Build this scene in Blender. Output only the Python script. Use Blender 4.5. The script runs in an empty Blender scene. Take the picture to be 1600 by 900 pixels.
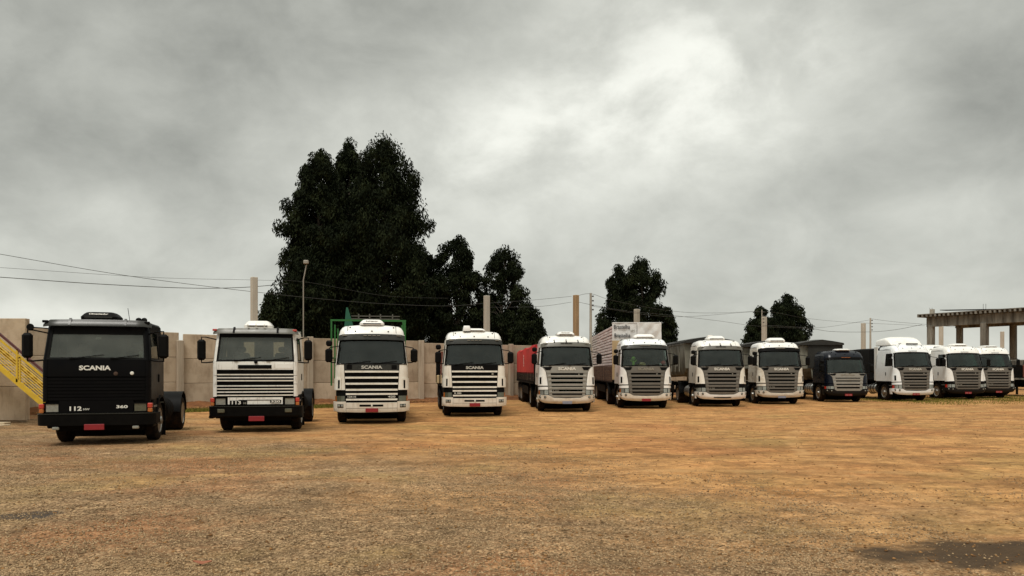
import bpy, math, random
import numpy as np
from mathutils import Vector, Matrix

R = math.radians
random.seed(7)
rng = np.random.default_rng(7)
scene = bpy.context.scene
COL = scene.collection

# ---------------------------------------------------------------- camera
EYE = 1.82          # height of the lens
FPX = 1200.0        # focal length in pixels of the 1600 px wide photograph
HOR = 579.0         # row of the horizon in the photograph
cam_d = bpy.data.cameras.new("camera")
cam_d.sensor_width = 36.0
cam_d.lens = 36.0 * FPX / 1600.0
cam_d.shift_y = (HOR - 450.0) / 1600.0
cam_d.clip_start = 0.1
cam_d.clip_end = 5000.0
cam = bpy.data.objects.new("camera", cam_d)
COL.objects.link(cam)
cam.location = (0, 0, EYE)
cam.rotation_euler = (R(90), 0, 0)
scene.camera = cam

# ---------------------------------------------------------------- light
SUN_EL, SUN_AZ = 60.0, 200.0      # elevation, compass angle (0 = +Y, clockwise)
world = bpy.data.worlds.new("World")
scene.world = world
world.use_nodes = True
def build_sky():
    nt = world.node_tree
    N = nt.nodes; L = nt.links
    N.clear()
    def nd(t, **kw):
        n = N.new(t)
        for k, v in kw.items(): setattr(n, k, v)
        return n
    def sock(s):
        return s.outputs[0] if hasattr(s, 'outputs') else s
    def math_(op, a, b=None, c=None, clamp=False):
        n = nd('ShaderNodeMath', operation=op); n.use_clamp = clamp
        for i, v in enumerate((a, b, c)):
            if v is None: continue
            if isinstance(v, (int, float)): n.inputs[i].default_value = v
            else: L.new(sock(v), n.inputs[i])
        return n.outputs[0]
    def vmath(op, a, b=None):
        n = nd('ShaderNodeVectorMath', operation=op)
        for i, v in enumerate((a, b)):
            if v is None: continue
            if isinstance(v, (tuple, list)): n.inputs[i].default_value = v
            else: L.new(sock(v), n.inputs[i])
        return n
    out = nd('ShaderNodeOutputWorld'); bg = nd('ShaderNodeBackground')
    bg.inputs['Strength'].default_value = 0.1
    L.new(bg.outputs[0], out.inputs[0])
    sky = nd('ShaderNodeTexSky', sky_type='NISHITA')
    sky.sun_disc = False
    sky.sun_elevation = R(SUN_EL); sky.sun_rotation = R(SUN_AZ)
    tc = nd('ShaderNodeTexCoord')
    sep = nd('ShaderNodeSeparateXYZ'); L.new(tc.outputs['Generated'], sep.inputs[0])
    dirn = vmath('NORMALIZE', tc.outputs['Generated'])
    # the cloud deck: soft banks, wider than they are tall
    sq = vmath('MULTIPLY', dirn.outputs[0], (1.0, 1.0, 1.55))
    def noise(scale, detail, rough, off, dist=0.0):
        m = nd('ShaderNodeMapping'); m.inputs['Location'].default_value = off
        L.new(sq.outputs[0], m.inputs[0])
        n = nd('ShaderNodeTexNoise'); n.inputs['Scale'].default_value = scale
        n.inputs['Detail'].default_value = detail; n.inputs['Roughness'].default_value = rough
        n.inputs['Distortion'].default_value = dist
        L.new(m.outputs[0], n.inputs['Vector'])
        return n.outputs[0]
    n1 = noise(3.0, 6, 0.52, (1.3, 0.4, 0.2), 0.15)
    n2 = noise(8.5, 8, 0.58, (5.1, 2.2, 1.0), 0.25)
    # where the deck is thin (bright) or thick (dark): soft regions of the sky
    def lobe(px, py, rad, squash=1.0):
        v = Vector(((px-800)/FPX, 1.0, (HOR-py)/FPX)).normalized()
        d = vmath('SUBTRACT', dirn, tuple(v))
        d2 = vmath('MULTIPLY', d, (1.0, 1.0, squash))
        ln = nd('ShaderNodeVectorMath', operation='LENGTH'); L.new(d2.outputs[0], ln.inputs[0])
        q = math_('DIVIDE', ln.outputs['Value'], rad)
        return math_('POWER', 2.718, math_('MULTIPLY', math_('MULTIPLY', q, q), -1.0))
    val = None
    for px, py, rad, squ, amp in LOBES:
        t = math_('MULTIPLY', lobe(px, py, rad, squ), amp)
        val = t if val is None else math_('ADD', val, t)
    n3 = noise(5.5, 9, 0.60, (2.7, 6.1, 3.3), 0.2)
    brk = nd('ShaderNodeMapRange'); brk.interpolation_type = 'SMOOTHSTEP'
    brk.inputs['From Min'].default_value = 0.36; brk.inputs['From Max'].default_value = 0.62
    brk.inputs['To Min'].default_value = 0.40; brk.inputs['To Max'].default_value = 1.02
    L.new(n3, brk.inputs['Value'])
    val = math_('ADD', math_('MULTIPLY', math_('MAXIMUM', val, 0.0), brk.outputs[0]), math_('MINIMUM', val, 0.0))
    a = math_('MULTIPLY', math_('SUBTRACT', n1, 0.5), 0.30)
    b = math_('MULTIPLY', math_('SUBTRACT', n2, 0.5), 0.24)
    val = math_('ADD', math_('ADD', math_('ADD', val, a), b), 0.337)
    # an overcast deck brightens towards the zenith
    zen = math_('MULTIPLY', math_('MAXIMUM', math_('SUBTRACT', sep.outputs[2], 0.45), 0.0), 0.75)
    val = math_('MAXIMUM', math_('ADD', val, zen), 0.2)
    ramp = nd('ShaderNodeMix', data_type='RGBA')
    L.new(math_('MINIMUM', math_('MULTIPLY', val, 1.1), 1.0), ramp.inputs['Factor'])
    ramp.inputs['A'].default_value = (0.98, 1.0, 0.885, 1)
    ramp.inputs['B'].default_value = (1.0, 1.0, 0.925, 1)
    col = vmath('SCALE', ramp.outputs['Result'])
    L.new(math_('MULTIPLY', val, 10.0), col.inputs['Scale'])
    mix = nd('ShaderNodeMix', data_type='RGBA')
    mix.inputs['Factor'].default_value = 0.97
    L.new(sky.outputs[0], mix.inputs['A']); L.new(col.outputs[0], mix.inputs['B'])
    L.new(mix.outputs['Result'], bg.inputs['Color'])
# px, py, radius, vertical squash, brightness
LOBES = [
    (825, 205, 0.13, 1.3, 0.13),
    (760, 20, 0.14, 2.0, -0.05),
    (690, 245, 0.13, 1.4, 0.10),
    (1090, 105, 0.17, 1.6, 0.17),
    (1200, 150, 0.13, 1.2, 0.10),
    (980, 190, 0.28, 1.3, 0.06),
    (150, 40, 0.36, 1.6, -0.062),
    (620, 50, 0.16, 2.2, -0.06),
    (230, 265, 0.22, 3.0, -0.04),
    (1330, 290, 0.16, 2.2, -0.055),
    (1500, 80, 0.18, 1.0, -0.06),
    (860, 320, 0.12, 2.5, -0.04),
    (240, 512, 0.26, 8.0, 0.20),
    (180, 380, 0.25, 4.0, 0.05),
    (1590, 545, 0.14, 6.0, 0.14),
    (1540, 320, 0.10, 3.0, 0.07),
]
build_sky()
sun_d = bpy.data.lights.new("sun", 'SUN')
sun_d.energy = 1.5
sun_d.angle = R(22)
sun_d.color = (1.0, 0.965, 0.90)
sun = bpy.data.objects.new("sun", sun_d)
COL.objects.link(sun)
az = R(SUN_AZ)
sdir = Vector((math.sin(az)*math.cos(R(SUN_EL)), math.cos(az)*math.cos(R(SUN_EL)), math.sin(R(SUN_EL))))
sun.rotation_euler = sdir.to_track_quat('Z', 'Y').to_euler()

vs = scene.view_settings
vs.view_transform = 'Standard'
vs.look = 'None'
vs.exposure = 0.7
vs.gamma = 1.0
vs.use_curve_mapping = False
scene.render.engine = 'CYCLES'
scene.cycles.use_denoising = True
scene.cycles.max_bounces = 8
scene.cycles.transparent_max_bounces = 12

def at(px, py, d):
    return Vector(((px-800)/FPX*d, d, EYE+(HOR-py)/FPX*d))

# ---------------------------------------------------------------- materials
MATS = {}
def mat(name, col, rough=0.5, metal=0.0, var=0.0, vscale=6.0, col2=None, bump=0.0, bscale=40.0, spec=0.5,
        coat=0.0, per_obj=0.0, stretch=(1,1,1), sharp=(0.35, 0.7), coords='Object', transl=0.0):
    """Principled material: base colour blended with a second one by noise, fine bump, variation between objects."""
    if name in MATS: return MATS[name]
    m = bpy.data.materials.new(name); m.use_nodes = True
    nt = m.node_tree; N = nt.nodes; L = nt.links
    b = N['Principled BSDF']
    b.inputs['Base Color'].default_value = (*col, 1)
    b.inputs['Roughness'].default_value = rough
    b.inputs['Metallic'].default_value = metal
    b.inputs['Specular IOR Level'].default_value = spec
    b.inputs['Coat Weight'].default_value = coat
    b.inputs['Coat Roughness'].default_value = 0.08
    tc = N.new('ShaderNodeTexCoord')
    mp = N.new('ShaderNodeMapping'); mp.inputs['Scale'].default_value = stretch
    L.new(tc.outputs[coords], mp.inputs[0])
    last = None
    if var > 0:
        c2 = col2 if col2 else tuple(c*0.55 for c in col)
        oi = N.new('ShaderNodeObjectInfo')
        add = N.new('ShaderNodeVectorMath'); add.operation = 'ADD'
        sc = N.new('ShaderNodeVectorMath'); sc.operation = 'SCALE'; sc.inputs['Scale'].default_value = 37.0
        cmb = N.new('ShaderNodeCombineXYZ')
        for i in range(3): L.new(oi.outputs['Random'], cmb.inputs[i])
        L.new(cmb.outputs[0], sc.inputs[0])
        L.new(mp.outputs[0], add.inputs[0]); L.new(sc.outputs[0], add.inputs[1])
        n = N.new('ShaderNodeTexNoise'); n.inputs['Scale'].default_value = vscale
        n.inputs['Detail'].default_value = 7; n.inputs['Roughness'].default_value = 0.62
        L.new(add.outputs[0], n.inputs['Vector'])
        mr = N.new('ShaderNodeMapRange'); mr.inputs['From Min'].default_value = sharp[0]; mr.inputs['From Max'].default_value = sharp[1]
        mr.inputs['To Max'].default_value = var
        L.new(n.outputs[0], mr.inputs['Value'])
        mx = N.new('ShaderNodeMix'); mx.data_type = 'RGBA'
        mx.inputs['A'].default_value = (*col, 1); mx.inputs['B'].default_value = (*c2, 1)
        L.new(mr.outputs[0], mx.inputs['Factor'])
        last = mx.outputs['Result']
        rr = N.new('ShaderNodeMapRange'); rr.inputs['To Min'].default_value = rough; rr.inputs['To Max'].default_value = min(1.0, rough+0.25)
        L.new(mr.outputs[0], rr.inputs['Value']); L.new(rr.outputs[0], b.inputs['Roughness'])
    if per_obj > 0:
        oi2 = N.new('ShaderNodeObjectInfo')
        hs = N.new('ShaderNodeHueSaturation')
        mr2 = N.new('ShaderNodeMapRange'); mr2.inputs['To Min'].default_value = 1-per_obj; mr2.inputs['To Max'].default_value = 1+per_obj
        L.new(oi2.outputs['Random'], mr2.inputs['Value']); L.new(mr2.outputs[0], hs.inputs['Value'])
        if last is not None: L.new(last, hs.inputs['Color'])
        else: hs.inputs['Color'].default_value = (*col, 1)
        last = hs.outputs[0]
    if last is not None: L.new(last, b.inputs['Base Color'])
    if bump > 0:
        n2 = N.new('ShaderNodeTexNoise'); n2.inputs['Scale'].default_value = bscale; n2.inputs['Detail'].default_value = 5
        L.new(mp.outputs[0], n2.inputs['Vector'])
        bp = N.new('ShaderNodeBump'); bp.inputs['Strength'].default_value = bump; bp.inputs['Distance'].default_value = 0.02
        L.new(n2.outputs[0], bp.inputs['Height']); L.new(bp.outputs[0], b.inputs['Normal'])
    MATS[name] = m
    return m

def glass_mat(name, tint, refl=1.0, dust=0.0):
    if name in MATS: return MATS[name]
    m = bpy.data.materials.new(name); m.use_nodes = True
    nt = m.node_tree; N = nt.nodes; L = nt.links; N.clear()
    out = N.new('ShaderNodeOutputMaterial')
    tr = N.new('ShaderNodeBsdfTransparent'); tr.inputs[0].default_value = (*tint, 1)
    gl = N.new('ShaderNodeBsdfGlossy'); gl.inputs['Roughness'].default_value = 0.03; gl.inputs['Color'].default_value = (0.9, 0.95, 0.93, 1)
    fr = N.new('ShaderNodeFresnel'); fr.inputs[0].default_value = 1.5
    mu = N.new('ShaderNodeMath'); mu.operation = 'MULTIPLY'; mu.use_clamp = True; mu.inputs[1].default_value = refl
    L.new(fr.outputs[0], mu.inputs[0])
    df = N.new('ShaderNodeBsdfDiffuse'); df.inputs[0].default_value = (0.30, 0.31, 0.27, 1)
    tcn = N.new('ShaderNodeTexCoord'); nz = N.new('ShaderNodeTexNoise'); nz.inputs['Scale'].default_value = 2.2; nz.inputs['Detail'].default_value = 5
    L.new(tcn.outputs['Object'], nz.inputs['Vector'])
    mr = N.new('ShaderNodeMapRange'); mr.inputs['From Min'].default_value = 0.3; mr.inputs['From Max'].default_value = 0.75
    mr.inputs['To Min'].default_value = dust*0.6; mr.inputs['To Max'].default_value = dust*1.4
    L.new(nz.outputs[0], mr.inputs['Value'])
    md = N.new('ShaderNodeMixShader'); L.new(mr.outputs[0], md.inputs[0]); L.new(tr.outputs[0], md.inputs[1]); L.new(df.outputs[0], md.inputs[2])
    mx = N.new('ShaderNodeMixShader')
    L.new(mu.outputs[0], mx.inputs[0]); L.new(md.outputs[0], mx.inputs[1]); L.new(gl.outputs[0], mx.inputs[2])
    L.new(mx.outputs[0], out.inputs[0])
    MATS[name] = m
    return m

def streaks(name, col, amount, stretch=(3.5, 3.5, 0.16), scale=2.6, lo=0.50, hi=0.68):
    """tall thin weathering streaks over a material's colour"""
    m = MATS[name]; nt = m.node_tree; N = nt.nodes; L = nt.links
    b = N['Principled BSDF']; src = b.inputs['Base Color'].links[0].from_socket
    tc = N.new('ShaderNodeTexCoord'); mp = N.new('ShaderNodeMapping'); mp.inputs['Scale'].default_value = stretch
    L.new(tc.outputs['Object'], mp.inputs[0])
    n = N.new('ShaderNodeTexNoise'); n.inputs['Scale'].default_value = scale; n.inputs['Detail'].default_value = 6; n.inputs['Roughness'].default_value = 0.65
    L.new(mp.outputs[0], n.inputs['Vector'])
    mr = N.new('ShaderNodeMapRange'); mr.inputs['From Min'].default_value = lo; mr.inputs['From Max'].default_value = hi; mr.inputs['To Max'].default_value = amount
    L.new(n.outputs[0], mr.inputs['Value'])
    mx = N.new('ShaderNodeMix'); mx.data_type = 'RGBA'; mx.inputs['B'].default_value = (*col, 1)
    L.new(mr.outputs[0], mx.inputs['Factor']); L.new(src, mx.inputs['A']); L.new(mx.outputs['Result'], b.inputs['Base Color'])
mat('white_paint', (0.80, 0.79, 0.745), 0.28, var=0.45, vscale=1.5, col2=(0.50, 0.42, 0.30), coat=0.4, sharp=(0.45, 0.80))
mat('cream_paint', (0.74, 0.70, 0.61), 0.32, var=0.45, vscale=2.2, col2=(0.44, 0.35, 0.23), coat=0.3, sharp=(0.42, 0.8))
mat('dusty_white', (0.70, 0.66, 0.57), 0.42, var=0.7, vscale=3.0, col2=(0.36, 0.25, 0.14), sharp=(0.42, 0.72), stretch=(1, 1, 2))
mat('cool_white', (0.78, 0.80, 0.79), 0.25, var=0.35, vscale=2.6, col2=(0.48, 0.44, 0.36), coat=0.4, sharp=(0.48, 0.8))
mat('worn_white_paint', (0.74, 0.72, 0.66), 0.4, var=0.6, vscale=3.5, col2=(0.36, 0.31, 0.24), coat=0.1, sharp=(0.5, 0.8))
mat('black_paint', (0.002, 0.002, 0.0025), 0.30, var=0.3, vscale=3, col2=(0.006, 0.005, 0.004), spec=0.09)
mat('blue_paint', (0.0022, 0.004, 0.009), 0.22, var=0.3, vscale=3, col2=(0.004, 0.005, 0.008), coat=0.08, spec=0.25)
mat('taupe_plastic', (0.125, 0.113, 0.092), 0.42, var=0.4, vscale=5, col2=(0.075, 0.062, 0.047))
mat('silver_plastic', (0.25, 0.238, 0.205), 0.42, var=0.4, vscale=5, col2=(0.14, 0.12, 0.09))
mat('black_plastic', (0.0025, 0.0025, 0.0025), 0.5, var=0.4, vscale=6, col2=(0.009, 0.008, 0.006), spec=0.08)
mat('dark_chassis', (0.004, 0.0038, 0.0035), 0.8, var=0.5, vscale=5, col2=(0.016, 0.012, 0.009), spec=0.08)
mat('visor_dark', (0.020, 0.021, 0.017), 0.25, var=0.3, vscale=3, col2=(0.05, 0.045, 0.035), spec=0.35)
mat('visor_grey', (0.115, 0.11, 0.087), 0.3, var=0.5, vscale=4, col2=(0.05, 0.045, 0.035))
mat('rubber', (0.007, 0.0062, 0.0055), 0.85, var=0.8, vscale=9, col2=(0.040, 0.024, 0.013), spec=0.08, bump=0.3, bscale=60)
mat('steel', (0.40, 0.39, 0.36), 0.38, metal=0.85, var=0.5, vscale=8, col2=(0.22, 0.17, 0.12))
mat('aluminium', (0.62, 0.62, 0.60), 0.3, metal=0.9, var=0.3, vscale=5, col2=(0.3, 0.27, 0.22))
mat('lamp_lens', (0.34, 0.35, 0.31), 0.12, metal=0.35, var=0.5, vscale=14, col2=(0.10, 0.10, 0.08), coat=1.0)
mat('lamp_lens_dim', (0.10, 0.105, 0.07), 0.12, metal=0.2, var=0.5, vscale=14, col2=(0.04, 0.04, 0.03), coat=1.0)
mat('amber_lens', (0.42, 0.12, 0.02), 0.2, var=0.4, vscale=20, coat=1.0)
mat('red_lens', (0.45, 0.03, 0.015), 0.2, var=0.4, vscale=20, coat=1.0)
mat('plate_red', (0.24, 0.008, 0.012), 0.45, var=0.35, vscale=14)
mat('plate_mark', (0.40, 0.20, 0.18), 0.5, var=0.4, vscale=20)
mat('plate_grey', (0.22, 0.23, 0.28), 0.4, var=0.4, vscale=14)
mat('letter_white', (0.74, 0.72, 0.64), 0.4, var=0.3, vscale=20)
mat('letter_silver', (0.50, 0.49, 0.43), 0.4, var=0.3, vscale=20)
mat('letter_dim', (0.27, 0.25, 0.2), 0.4, var=0.3, vscale=20)
mat('letter_black', (0.03, 0.03, 0.035), 0.5, var=0.3, vscale=20)
mat('interior', (0.028, 0.028, 0.026), 0.8, var=0.4, vscale=4, spec=0.2)
mat('interior_light', (0.17, 0.17, 0.145), 0.8, var=0.4, vscale=3, spec=0.2)
mat('concrete_wall', (0.46, 0.365, 0.26), 0.9, var=0.75, vscale=1.5, col2=(0.25, 0.18, 0.115), bump=0.4, bscale=25, per_obj=0.15, stretch=(1, 1, 0.8), sharp=(0.45, 0.72), spec=0.2)
mat('concrete_post', (0.43, 0.36, 0.27), 0.9, var=0.6, vscale=1.5, col2=(0.22, 0.165, 0.115), bump=0.3, bscale=25, per_obj=0.12, stretch=(1, 1, 0.3), spec=0.2)
mat('concrete_pole', (0.44, 0.40, 0.33), 0.85, var=0.5, vscale=1.4, col2=(0.26, 0.22, 0.17), per_obj=0.15, stretch=(1, 1, 0.3), spec=0.2)
mat('brown_pole', (0.36, 0.235, 0.125), 0.85, var=0.6, vscale=1.4, col2=(0.18, 0.11, 0.06), stretch=(1, 1, 0.3), spec=0.2)
mat('concrete_old', (0.225, 0.21, 0.175), 0.92, var=0.9, vscale=1.5, col2=(0.065, 0.056, 0.044), bump=0.3, bscale=20, per_obj=0.12, stretch=(1.6, 1.6, 0.22), sharp=(0.40, 0.62), spec=0.2)
mat('concrete_kerb', (0.52, 0.44, 0.31), 0.9, var=0.6, vscale=3, col2=(0.36, 0.22, 0.1), bump=0.3, spec=0.2)
streaks('worn_white_paint', (0.20, 0.13, 0.075), 0.55, (2, 2, 0.5), 5.0, 0.54, 0.70)
streaks('cream_paint', (0.36, 0.27, 0.17), 0.40, (3, 3, 0.4), 4.0, 0.52, 0.72)
streaks('white_paint', (0.42, 0.34, 0.24), 0.35, (3, 3, 0.4), 3.5, 0.54, 0.74)
streaks('concrete_wall', (0.16, 0.105, 0.065), 0.45, (2.2, 2.2, 0.35), 3.0, 0.55, 0.72)
streaks('concrete_post', (0.16, 0.11, 0.07), 0.5)
mat('yellow_paint', (0.62, 0.40, 0.020), 0.45, var=0.5, vscale=5, col2=(0.36, 0.22, 0.03))
mat('maroon_paint', (0.09, 0.022, 0.02), 0.45, var=0.4, vscale=5)
mat('green_paint', (0.013, 0.125, 0.016), 0.45, var=0.5, vscale=4, col2=(0.010, 0.07, 0.014))
mat('dark_green_paint', (0.01, 0.10, 0.05), 0.5, var=0.4, vscale=4)
mat('red_tarp', (0.50, 0.020, 0.018), 0.55, var=0.45, vscale=2, col2=(0.27, 0.012, 0.014), bump=0.25, bscale=5)
mat('red_wood', (0.20, 0.055, 0.03), 0.7, var=0.7, vscale=3, col2=(0.075, 0.03, 0.02), per_obj=0.2)
mat('brown_wood', (0.10, 0.052, 0.028), 0.75, var=0.8, vscale=4, col2=(0.03, 0.016, 0.01), per_obj=0.3, stretch=(1, 0.3, 2))
mat('tan_panel', (0.50, 0.36, 0.19), 0.6, var=0.5, vscale=2, col2=(0.32, 0.21, 0.1))
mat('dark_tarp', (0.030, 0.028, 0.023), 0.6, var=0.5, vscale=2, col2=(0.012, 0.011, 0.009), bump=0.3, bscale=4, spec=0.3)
mat('tipper_grey', (0.25, 0.24, 0.19), 0.45, var=0.9, vscale=2, col2=(0.07, 0.06, 0.042), stretch=(1, 1, 0.4), sharp=(0.42, 0.66))
mat('black_panel', (0.006, 0.006, 0.006), 0.5, var=0.4, vscale=2, col2=(0.014, 0.011, 0.009), spec=0.2)
mat('roof_tile', (0.65, 0.585, 0.54), 0.7, var=0.5, vscale=3, col2=(0.48, 0.38, 0.34), per_obj=0.12)
mat('plastic_wrap', (0.66, 0.645, 0.61), 0.25, var=0.55, vscale=2.3, col2=(0.42, 0.37, 0.33), bump=0.9, bscale=4.5, coat=0.5)
mat('straw', (0.62, 0.50, 0.26), 0.8, var=0.4, vscale=12)
mat('lime_plush', (0.23, 0.50, 0.03), 0.8, var=0.3, vscale=10)
mat('red_plush', (0.50, 0.05, 0.05), 0.7, var=0.3, vscale=10)
mat('orange_cloth', (0.70, 0.10, 0.02), 0.7, var=0.3, vscale=10)
mat('paper', (0.72, 0.76, 0.72), 0.6, var=0.2, vscale=10)
mat('pale_green_cloth', (0.42, 0.47, 0.25), 0.8, var=0.4, vscale=10)
mat('wire', (0.035, 0.035, 0.032), 0.6, var=0.3, vscale=2)
mat('galvanised', (0.30, 0.28, 0.235), 0.5, metal=0.3, var=0.5, vscale=2, col2=(0.26, 0.2, 0.13), stretch=(1, 1, 0.3))
mat('insulator', (0.03, 0.02, 0.018), 0.3, var=0.3, vscale=10)
mat('bark', (0.13, 0.105, 0.08), 0.9, var=0.7, vscale=3, col2=(0.05, 0.04, 0.03), stretch=(1, 1, 0.3))
mat('dead_leaf', (0.30, 0.10, 0.045), 0.7, var=0.5, vscale=18)
glass_mat('glass_grey', (0.62, 0.66, 0.60), 1.15, dust=0.16)
glass_mat('glass_clear', (0.72, 0.78, 0.74), 0.7, dust=0.03)
glass_mat('glass_teal', (0.26, 0.36, 0.34), 1.0, dust=0.035)
glass_mat('glass_green', (0.16, 0.34, 0.29), 1.0, dust=0.04)
glass_mat('glass_side', (0.22, 0.25, 0.23), 0.9, dust=0.01)

def leaf_mat(name, c1, c2, c3=None):
    m = bpy.data.materials.new(name); m.use_nodes = True
    nt = m.node_tree; N = nt.nodes; L = nt.links
    b = N['Principled BSDF']; b.inputs['Roughness'].default_value = 0.8; b.inputs['Specular IOR Level'].default_value = 0.06
    g = N.new('ShaderNodeNewGeometry')
    mx = N.new('ShaderNodeMix'); mx.data_type = 'RGBA'
    mx.inputs['A'].default_value = (*c1, 1); mx.inputs['B'].default_value = (*c2, 1)
    L.new(g.outputs['Random Per Island'], mx.inputs['Factor'])
    last = mx.outputs['Result']
    if c3:
        tc = N.new('ShaderNodeTexCoord'); n = N.new('ShaderNodeTexNoise'); n.inputs['Scale'].default_value = 0.85; n.inputs['Detail'].default_value = 3
        L.new(tc.outputs['Object'], n.inputs['Vector'])
        mr = N.new('ShaderNodeMapRange'); mr.inputs['From Min'].default_value = 0.50; mr.inputs['From Max'].default_value = 0.68; mr.inputs['To Max'].default_value = 0.85
        L.new(n.outputs[0], mr.inputs['Value'])
        m2 = N.new('ShaderNodeMix'); m2.data_type = 'RGBA'; m2.inputs['B'].default_value = (*c3, 1)
        L.new(last, m2.inputs['A']); L.new(mr.outputs[0], m2.inputs['Factor']); last = m2.outputs['Result']
    L.new(last, b.inputs['Base Color'])
    MATS[name] = m
leaf_mat('eucalypt_leaf', (0.004, 0.006, 0.0025), (0.011, 0.015, 0.006), (0.026, 0.033, 0.013))
leaf_mat('grass_blade', (0.07, 0.085, 0.012), (0.22, 0.18, 0.04))
leaf_mat('stone', (0.11, 0.070, 0.037), (0.43, 0.300, 0.168))
leaf_mat('clod', (0.11, 0.055, 0.024), (0.32, 0.17, 0.065))

def ground_mat():
    m = bpy.data.materials.new('yard_dirt'); m.use_nodes = True
    nt = m.node_tree; N = nt.nodes; L = nt.links
    b = N['Principled BSDF']; b.inputs['Roughness'].default_value = 0.95; b.inputs['Specular IOR Level'].default_value = 0.12
    tc = N.new('ShaderNodeTexCoord')
    def noise(scale, detail=6, rough=0.6, stretch=(1,1,1), rot=0, off=(0,0,0), dist=0):
        mp = N.new('ShaderNodeMapping'); mp.inputs['Scale'].default_value = stretch; mp.inputs['Rotation'].default_value = (0,0,rot)
        mp.inputs['Location'].default_value = off
        L.new(tc.outputs['Object'], mp.inputs[0])
        n = N.new('ShaderNodeTexNoise'); n.inputs['Scale'].default_value = scale; n.inputs['Detail'].default_value = detail
        n.inputs['Roughness'].default_value = rough; n.inputs['Distortion'].default_value = dist
        L.new(mp.outputs[0], n.inputs['Vector']); return n.outputs[0]
    def rmap(s, a, c, lo=0., hi=1.):
        mr = N.new('ShaderNodeMapRange'); mr.inputs['From Min'].default_value = a; mr.inputs['From Max'].default_value = c
        mr.inputs['To Min'].default_value = lo; mr.inputs['To Max'].default_value = hi
        mr.interpolation_type = 'SMOOTHSTEP'
        L.new(s, mr.inputs['Value']); return mr.outputs[0]
    def mixc(f, A, B, mode='MIX'):
        mx = N.new('ShaderNodeMix'); mx.data_type = 'RGBA'; mx.blend_type = mode
        if isinstance(f, float): mx.inputs['Factor'].default_value = f
        else: L.new(f, mx.inputs['Factor'])
        for k, v in (('A', A), ('B', B)):
            if isinstance(v, tuple): mx.inputs[k].default_value = (*v, 1)
            else: L.new(v, mx.inputs[k])
        return mx.outputs['Result']
    def mth(op, a, c):
        n = N.new('ShaderNodeMath'); n.operation = op; n.use_clamp = True
        for i, v in enumerate((a, c)):
            if isinstance(v, (int, float)): n.inputs[i].default_value = v
            else: L.new(v, n.inputs[i])
        return n.outputs[0]
    sep = N.new('ShaderNodeSeparateXYZ'); L.new(tc.outputs['Object'], sep.inputs[0])
    # packed orange earth
    earth = mixc(rmap(noise(0.45, 8, 0.65, off=(3,1,0)), 0.3, 0.72), DIRT[0], DIRT[1])
    # long drag marks across the yard
    earth = mixc(rmap(noise(0.9, 6, 0.6, (0.35, 2.6, 1), 0.16, dist=0.6), 0.50, 0.72, 0, 0.45), earth, DIRT[2])
    earth = mixc(rmap(noise(0.55, 5, 0.6, (0.3, 1.6, 1), -0.25, off=(9,4,0), dist=0.4), 0.56, 0.74, 0, 0.6), earth, DIRT[3])
    # grey-brown gravel lies thicker to the left and towards the viewer
    gm = N.new('ShaderNodeMath'); gm.operation = 'MULTIPLY_ADD'; L.new(sep.outputs[0], gm.inputs[0]); gm.inputs[1].default_value = -0.045; gm.inputs[2].default_value = 0.68
    gm2 = N.new('ShaderNodeMath'); gm2.operation = 'MULTIPLY_ADD'; L.new(sep.outputs[1], gm2.inputs[0]); gm2.inputs[1].default_value = -0.040; L.new(gm.outputs[0], gm2.inputs[2])
    gr = N.new('ShaderNodeMath'); gr.operation = 'ADD'; L.new(gm2.outputs[0], gr.inputs[0]); L.new(noise(0.32, 7, 0.62, off=(1,7,0)), gr.inputs[1])
    gravelly = rmap(gr.outputs[0], 0.35, 0.95)
    vor = N.new('ShaderNodeTexVoronoi'); vor.inputs['Scale'].default_value = 26.0; L.new(tc.outputs['Object'], vor.inputs['Vector'])
    vcol = N.new('ShaderNodeSeparateColor'); L.new(vor.outputs['Color'], vcol.inputs[0])
    gcol = mixc(vcol.outputs[0], DIRT[4], DIRT[5])
    gcol = mixc(rmap(vor.outputs['Distance'], 0.35, 0.75, 0, 0.75), gcol, DIRT[6])  # shade in the gaps between stones, painted darker at the cell edges
    base = mixc(mth('MULTIPLY', gravelly, 0.85), earth, gcol)
    # speckle of small stones and clods everywhere
    sp = rmap(noise(9.0, 4, 0.7), 0.60, 0.72, 0, 0.55)
    base = mixc(sp, base, DIRT[6])
    sp2 = rmap(noise(22.0, 3, 0.7, off=(2,5,0)), 0.56, 0.70, 0, 0.45)
    base = mixc(sp2, base, DIRT[6])
    sp3 = rmap(noise(14.0, 3, 0.7, off=(8,2,0)), 0.60, 0.72, 0, 0.35)
    base = mixc(sp3, base, DIRT[7])
    sp4 = rmap(noise(3.2, 6, 0.75, (0.7, 1.5, 1), 0.1, off=(4,9,0)), 0.57, 0.70, 0, 0.60)
    base = mixc(sp4, base, DIRT[2])
    sp5 = rmap(noise(0.75, 8, 0.75, (0.5, 1.5, 1), -0.08, off=(14,3,0), dist=0.8), 0.54, 0.68, 0, 0.35)
    base = mixc(sp5, base, DIRT[2])
    # reddish and olive patches of soil, then uneven light and dark gravel at every scale
    base = mixc(rmap(noise(0.22, 6, 0.6, off=(21,6,0)), 0.50, 0.68, 0, 0.45), base, (0.30, 0.115, 0.042))
    base = mixc(rmap(noise(0.28, 6, 0.6, off=(2,31,0)), 0.50, 0.68, 0, 0.45), base, (0.25, 0.175, 0.062))
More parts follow.
